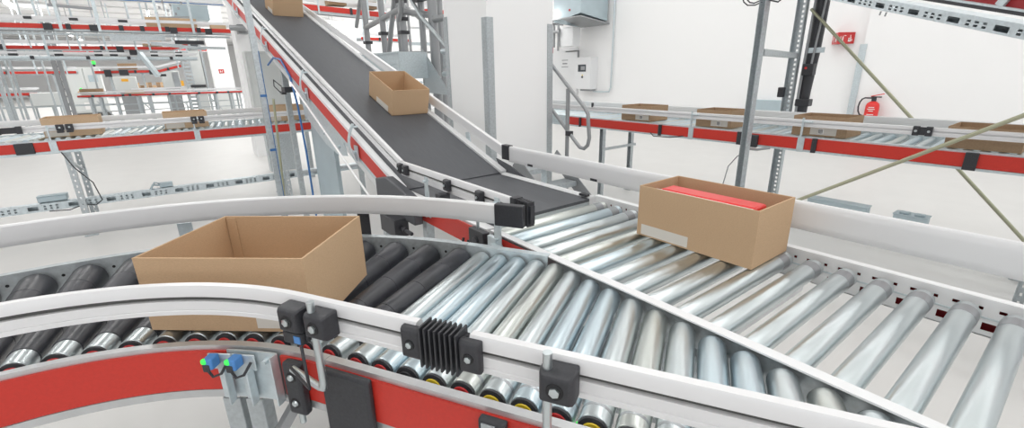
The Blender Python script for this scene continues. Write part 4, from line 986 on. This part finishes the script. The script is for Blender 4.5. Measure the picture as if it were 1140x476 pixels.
# machine housings
def housing(name, c, d, label, mt, cat, parts=()):
    t = thing(name, (c[0], c[1], c[2]-d[2]/2), label, cat)
    MB().box(c, d).build('housing_body', mt, t, bevel=.02)
    for nm, c_, d_, m_ in parts: MB().box(c_, d_).build(nm, m_, t)
    return t
housing('machine_housing', (.60, 25, 1.50), (.62, .6, .72), 'grey hopper shaped machine with an amber edge near the far pillar', CAB, 'machine', (('dark_side', (.78, 24.69, 1.5), (.22, .02, .6), BANDM), ('amber_label', (.96, 24.68, 1.35), (.10, .02, .22), AMBER), ('stand', (.6, 25, .57), (.5, .4, 1.14), GREY)))
housing('machine_housing', (-.95, 25.5, 1.35), (.75, .6, .62), 'grey machine box with an orange sticker right of the control cabinet', CAB, 'machine', (('orange_label', (-.95, 25.19, 1.52), (.22, .02, .10), AMBER), ('stand', (-.95, 25.5, .5), (.5, .4, 1.04), GREY)))
vl = thing('vertical_lift', (1.25, 22, 0), 'tall galvanised vertical lift shaft beside the far white pillar', 'lift')
m = MB(); m.holes((.98, 22, 0), (0, 0, 1), (1, 0, 0), 3.0, [(0, .05, []), (.05, .22, [(i*.14+.05, i*.14+.11) for i in range(20)]), (.22, .27, [])], .02); m.build('perforated_side', GALV, vl, smooth=False)
MB().box((1.43, 22.3, 1.5), (.36, .4, 3.0)).build('shaft_wall', CAB, vl)
MB().box((1.43, 22.08, 2.75), (.36, .04, .30)).build('opening_shade_panel', SCREEN, vl)  # solid dark panel, painted as the shade inside an opening
MB().box((1.68, 22.3, 1.5), (.06, .3, 3.0)).build('shaft_post', GALV, vl)
MB().box((1.35, 22.0, 1.25), (.5, .1, .10)).build('motor', BLK, vl)
# carton pile far
k = 0
for i in range(9):
    for j in range(2 if i % 3 else 1):
        x0 = -1.32+i*.20; sbox(x0, x0+.185, 36+(i % 2)*.2, 1.02+j*.17, 1.18+j*.17, '', CARTB if i % 2 else CART, 'far pile of brown cartons')
for o in list(bpy.data.objects):
    if o.get('group') == 'far pile of brown cartons' and not o.get('label'): o['label'] = 'one of many small brown cartons piled in the far hall'
pl = far_row(35.8, -1.6, .6, .95, .08, 'low conveyor under the far pile of brown cartons', None, [-1.5, -.5, .5], None, False, GALV, .8)
# white pillars
def pillar(x, y, wx, wy, label, sign=False):
    o = MB().box((x, y, 2.6), (wx, wy, 5.2)).build('white_pillar', WHITE, smooth=False); tag(o, label, 'pillar')
    return o
pp = pillar(2.55, 25.2, .75, .75, 'far white pillar carrying a small red sign')
s2 = thing('small_sign', (2.30, 24.8, 1.7), 'tiny red square sign with a white symbol on the far pillar', 'sign')
MB().box((2.50, 24.81, 1.82), (.20, .02, .17)).build('sign_plate', SIGNR, s2)
m = MB(); m.box((2.46, 24.795, 1.82), (.03, .01, .10)); m.box((2.52, 24.795, 1.80), (.04, .01, .05)); m.box((2.55, 24.795, 1.85), (.03, .01, .03)); m.build('symbol', SIGNW, s2)
m = MB(); m.box((2.42, 24.6, .45), (.62, .3, .9)); o = m.build('control_box', CAB, bevel=.02); tag(o, 'grey floor box at the foot of the far white pillar', 'box')
pil2 = pillar(1.66, 10.65, .54, .50, 'tall white pillar left of the rising belt')
cb2 = thing('wall_box', (1.55, 8.4, 1.0), 'grey flat cabinet on the white pillar, behind the posts of the rising belt', 'cabinet')
MB().box((1.50, 8.6, 1.35), (.58, .25, 1.18)).build('cabinet_body', CAB, cb2, bevel=.008)
MB().box((1.50, 8.465, 1.35), (.52, .012, 1.10)).build('cabinet_door', CAB, cb2, bevel=.004)
MB().box((1.50, 8.6, .38), (.40, .2, .76)).build('pedestal', GALV, cb2)
m = MB(); m.tube([(1.30, 10.2, 2.42), (1.55, 10.1, 2.40)], .05, 10); m.box((1.5, 10.25, 2.40), (.16, .2, .16)); m.build('sensor_arm', GREY, pil2)
# overhead white machine with blue edge
ov = thing('overhead_sorter_cover', (.2, 14, 3.2), 'white overhead panel with a bright blue edge along the top left', 'cover')
MB().beam((-1.45, 14, 3.30), (1.7, 14, 3.34), .6, .16).build('cover_panel', FRAME, ov)
MB().beam((-1.45, 13.68, 3.19), (1.7, 13.68, 3.22), .02, .018).build('blue_edge', BLUE, ov)
for xx in (-1.3, 0, 1.5): MB().box((xx, 14, 4.3), (.04, .04, 1.8)).build('hanger', GALVL, ov)
ob = thing('overhead_bracket', (-.8, 13, 3), 'dark grey motor bar hanging below the ceiling at the top left', 'bracket')
MB().beam((-1.35, 13, 2.95), (-.65, 13, 2.92), .06, .05).build('bar', GREY, ob); MB().box((-1.3, 13, 4.1), (.03, .03, 2.3)).build('hanger', GREY, ob)
# hook, grey duct box
m = MB(); m.tube([(2.55, 18, 3.25), (2.56, 18, 3.1), (2.62, 18, 3.05), (2.75, 18, 3.1), (2.78, 18, 3.2)], .03, 8); m.box((2.68, 18, 3.14), (.16, .05, .03)); m.box((2.55, 18, 4.2), (.02, .02, 2.0)); o = m.build('red_pipe', EXTR); tag(o, 'small bent red pipe near the top of the white pillar', 'pipe')
housing('overhead_box', (1.1, 15.0, 3.15), (.75, .5, .36), 'pale grey ventilation box hanging below the ceiling near the belt', PLATE, 'duct', (('hanger', (1.1, 15, 4.25), (.05, .05, 1.9), GALV),))
m = MB()
for i in range(8): m.box((.35+i*.07, 13.5, 2.95+.06*((i*7) % 5)), (.04, .06, .05)); 
m.beam((.2, 13.5, 2.85), (1.0, 13.5, 2.9), .03, .03); m.box((.5, 13.5, 4.1), (.02, .02, 2.2)); o = m.build('cable_rack', GREY); tag(o, 'cluttered grey cable rack hanging left of the pale ventilation box', 'rack')
# framework right of far pillar
fw_ = thing('tube_scaffold', (3.0, 21, 0), 'dense grey tube frame between the far pillar and the near white pillar', 'framework')
for i, x in enumerate((2.72, 2.86, 3.0, 3.14)):
    m = MB(); m.box((x, 20.0+.5*i, 1.45), (.05, .05, 2.9)); m.build('post', GREY if i % 2 else GALV, fw_)
for z_ in (.5, .95, 1.4, 1.8, 2.3): m = MB(); m.beam((2.7, 20.0, z_), (3.2, 21.5, z_), .04, .04); m.build('rung', GALV, fw_)
far_row(22.5, 2.95, 4.2, 1.95, .10, 'short red conveyor piece visible between far pillar and near white pillar', None, [3.0], [3.0], True)
# more rows and hangers deep in the hall
far_row(32.0, -9.5, 3.2, 3.02, .10, 'deepest overhead conveyor row, thin and pale red, under the ceiling lamps', None, None, [-6.5, -3.6, -1.2, 1.4], True, RED, .6, 3.05, (-5.5, -2.5, .4))
far_row(28.6, -9.0, -3.4, 2.45, .07, 'grey overhead rail row deep in the hall without red panel', None, None, [-7.5, -5.4, -4.1], True, GALVL, .8, 2.45, (-6.6, -4.6))
bl = MB().beam((-8, 40, 3.45), (3.5, 40, 3.50), .1, .07).build('blue_cable_duct', BLUE); tag(bl, 'thin blue line of cable duct high across the far hall', 'duct')
for xx in (-7, -2, 3): MB().box((xx, 40, 4.35), (.04, .04, 1.75)).build('hanger', GREY, bl)
rd = MB().box((-2.9, 33.5, 3.05), (1.5, .1, .42)).build('hanging_sign', SIGNR); tag(rd, 'dark red banner hanging between the two highest conveyor rows', 'sign')
MB().box((-2.9, 33.5, 4.2), (.03, .03, 1.95)).build('hanger', GREY, rd)
hr = MB().box((0, 0, 0), (.025, .025, 2.9)).build('hanging_rod', GALV); hr.location = (-2.7, 14.5, 3.75)
tag(hr, 'thin steel rod hanging from the ceiling of the far hall among the overhead rows', 'rod', 'thin hanging rods in the far hall')
for x_, y_, z_ in ((-2.0, 14.8, 3.7), (-1.6, 17.2, 3.75), (-.75, 13.3, 3.75), (-.2, 15.2, 3.75), (.25, 18.9, 3.75), (.75, 15.9, 3.75), (1.0, 16.8, 3.75), (-3.4, 19.5, 3.75), (-2.6, 22.6, 3.75), (-.9, 21.6, 3.75), (.3, 20.8, 3.75)):
    c = hr.copy(); COL.objects.link(c); c.location = (x_, y_, z_)
sm = MB().box((0, 0, 0), (.16, .10, .12)).build('drive_unit', BLK, bevel=.01); sm.location = (-2.55, 16.3, 2.20)
tag(sm, 'small black drive unit clipped on the grey row below the overhead conveyors', 'motor', 'small black drive units')
for x_ in (-1.75, -1.0, -.7, .15, .7): c = sm.copy(); COL.objects.link(c); c.location = (x_, 16.3, 2.20)
pr_ = thing('pipe_rack', (6, 10.5, 0), 'pale rack of grey pipes and trays glimpsed behind the tubular tower', 'rack')
for i in range(9): MB().box((5.0+i*.42, 10.5+.2*(i % 3), 1.6), (.05, .05, 3.2)).build('upright', GALV if i % 2 else GREY, pr_)
for i, z_ in enumerate((1.35, 1.75, 2.05, 2.25, 2.62)): MB().beam((4.9, 10.45+.1*i, z_), (8.5, 10.45+.1*i, z_+.02), .06, .05+.02*(i % 2)).build('tray', [GALVL, CABW, GREY][i % 3], pr_)
for i in range(6): MB().box((5.15+i*.5, 10.38, 1.88+.07*(i % 3)), (.16, .12, .13)).build('junction_box', [CAB, BLK, PLATE][i % 3], pr_)
# lamps in a row far away
for i, (x, y) in enumerate([(-4.17, 29.2), (-4.14, 34.8), (-4.1, 40.4), (-4.06, 46.0), (-4.02, 52.0)]):
    lamp('tube_lamp', (x, y, 4.6), 1.8, 'y', ['nearest lit tube lamp of the row at the top left corner', 'second lit tube lamp of the row at the top left', 'third lit tube lamp of the left row, between red rows', 'fourth lit tube lamp of the left row', 'farthest lit tube lamp of the left row'][i])
lamp('tube_lamp', (.42, 29.8, 4.6), 1.8, 'y', 'single lit tube lamp above the pale wide carton')
# right of the belt: far rows seen through the tower
far_row(14.0, 3.2, 6.25, 3.36, .14, 'red overhead conveyor seen above the rising belt, running behind the tower', None, None, [4.0, 5.4], True, RED, .6, 3.24, (4.9,))
sbox(4.35, 4.85, 14.15, 3.46, 3.68, 'brown carton on the overhead conveyor behind the tower, left one', CARTB)
sbox(5.3, 5.75, 14.15, 3.42, 3.62, 'brown carton on the overhead conveyor behind the tower, right one', CARTB)
far_row(20.0, 7.3, 9.6, 3.02, .11, 'far red conveyor row seen low between the tower tubes', None, None, [7.4, 8.5], True, RED, .6, 2.98, (7.4, 8.1))
far_row(13.0, 6.6, 7.9, 3.30, .13, 'short red conveyor end at the left edge of the white column', None, None, [7.0], True, RED, .6, 3.30)
for i, (x, y) in enumerate([(8.2, 27.0), (11.2, 30.0)]):
    lamp('tube_lamp', (x if x < 9.6 else 9.3, y, 4.3), 1.8, 'x', ['lit tube lamp glimpsed between the tower tubes', 'far lit tube lamp glimpsed right of the tower tubes'][i])
housing('machine_housing', (7.6, 19, 2.0), (1.9, .8, .8), 'pale machine casing with conveyors behind the tower', CABW, 'machine', (('stand', (7.6, 19, .8), (1.5, .5, 1.6), GALV),))

# ============================================================ LIGHT
w = bpy.data.worlds.new('hall_light'); bpy.context.scene.world = w; w.use_nodes = True
bg = w.node_tree.nodes['Background']; bg.inputs['Color'].default_value = (.96, .98, 1, 1); bg.inputs['Strength'].default_value = 1.3
def area(x, y, z, sx, sy, power, rot=(0, 0, 0)):
    l = bpy.data.lights.new('hall_lamp', 'AREA'); l.shape = 'RECTANGLE'; l.size = sx; l.size_y = sy; l.energy = power; l.color = (1, .99, .97)
    o = bpy.data.objects.new('hall_lamp', l); COL.objects.link(o); o.location = (x, y, z); o.rotation_euler = rot
for x in (-4, 0, 4, 8):
    area(x, 4, 4.9, .35, 22, 225)
for x in (-4, 2, 7): area(x, 36, 4.95, .8, 38, 950)
sc = bpy.context.scene
sc.view_settings.view_transform = 'Standard'; sc.view_settings.look = 'None'; sc.view_settings.gamma = 1; sc.view_settings.exposure = .12
sc.view_settings.use_curve_mapping = False
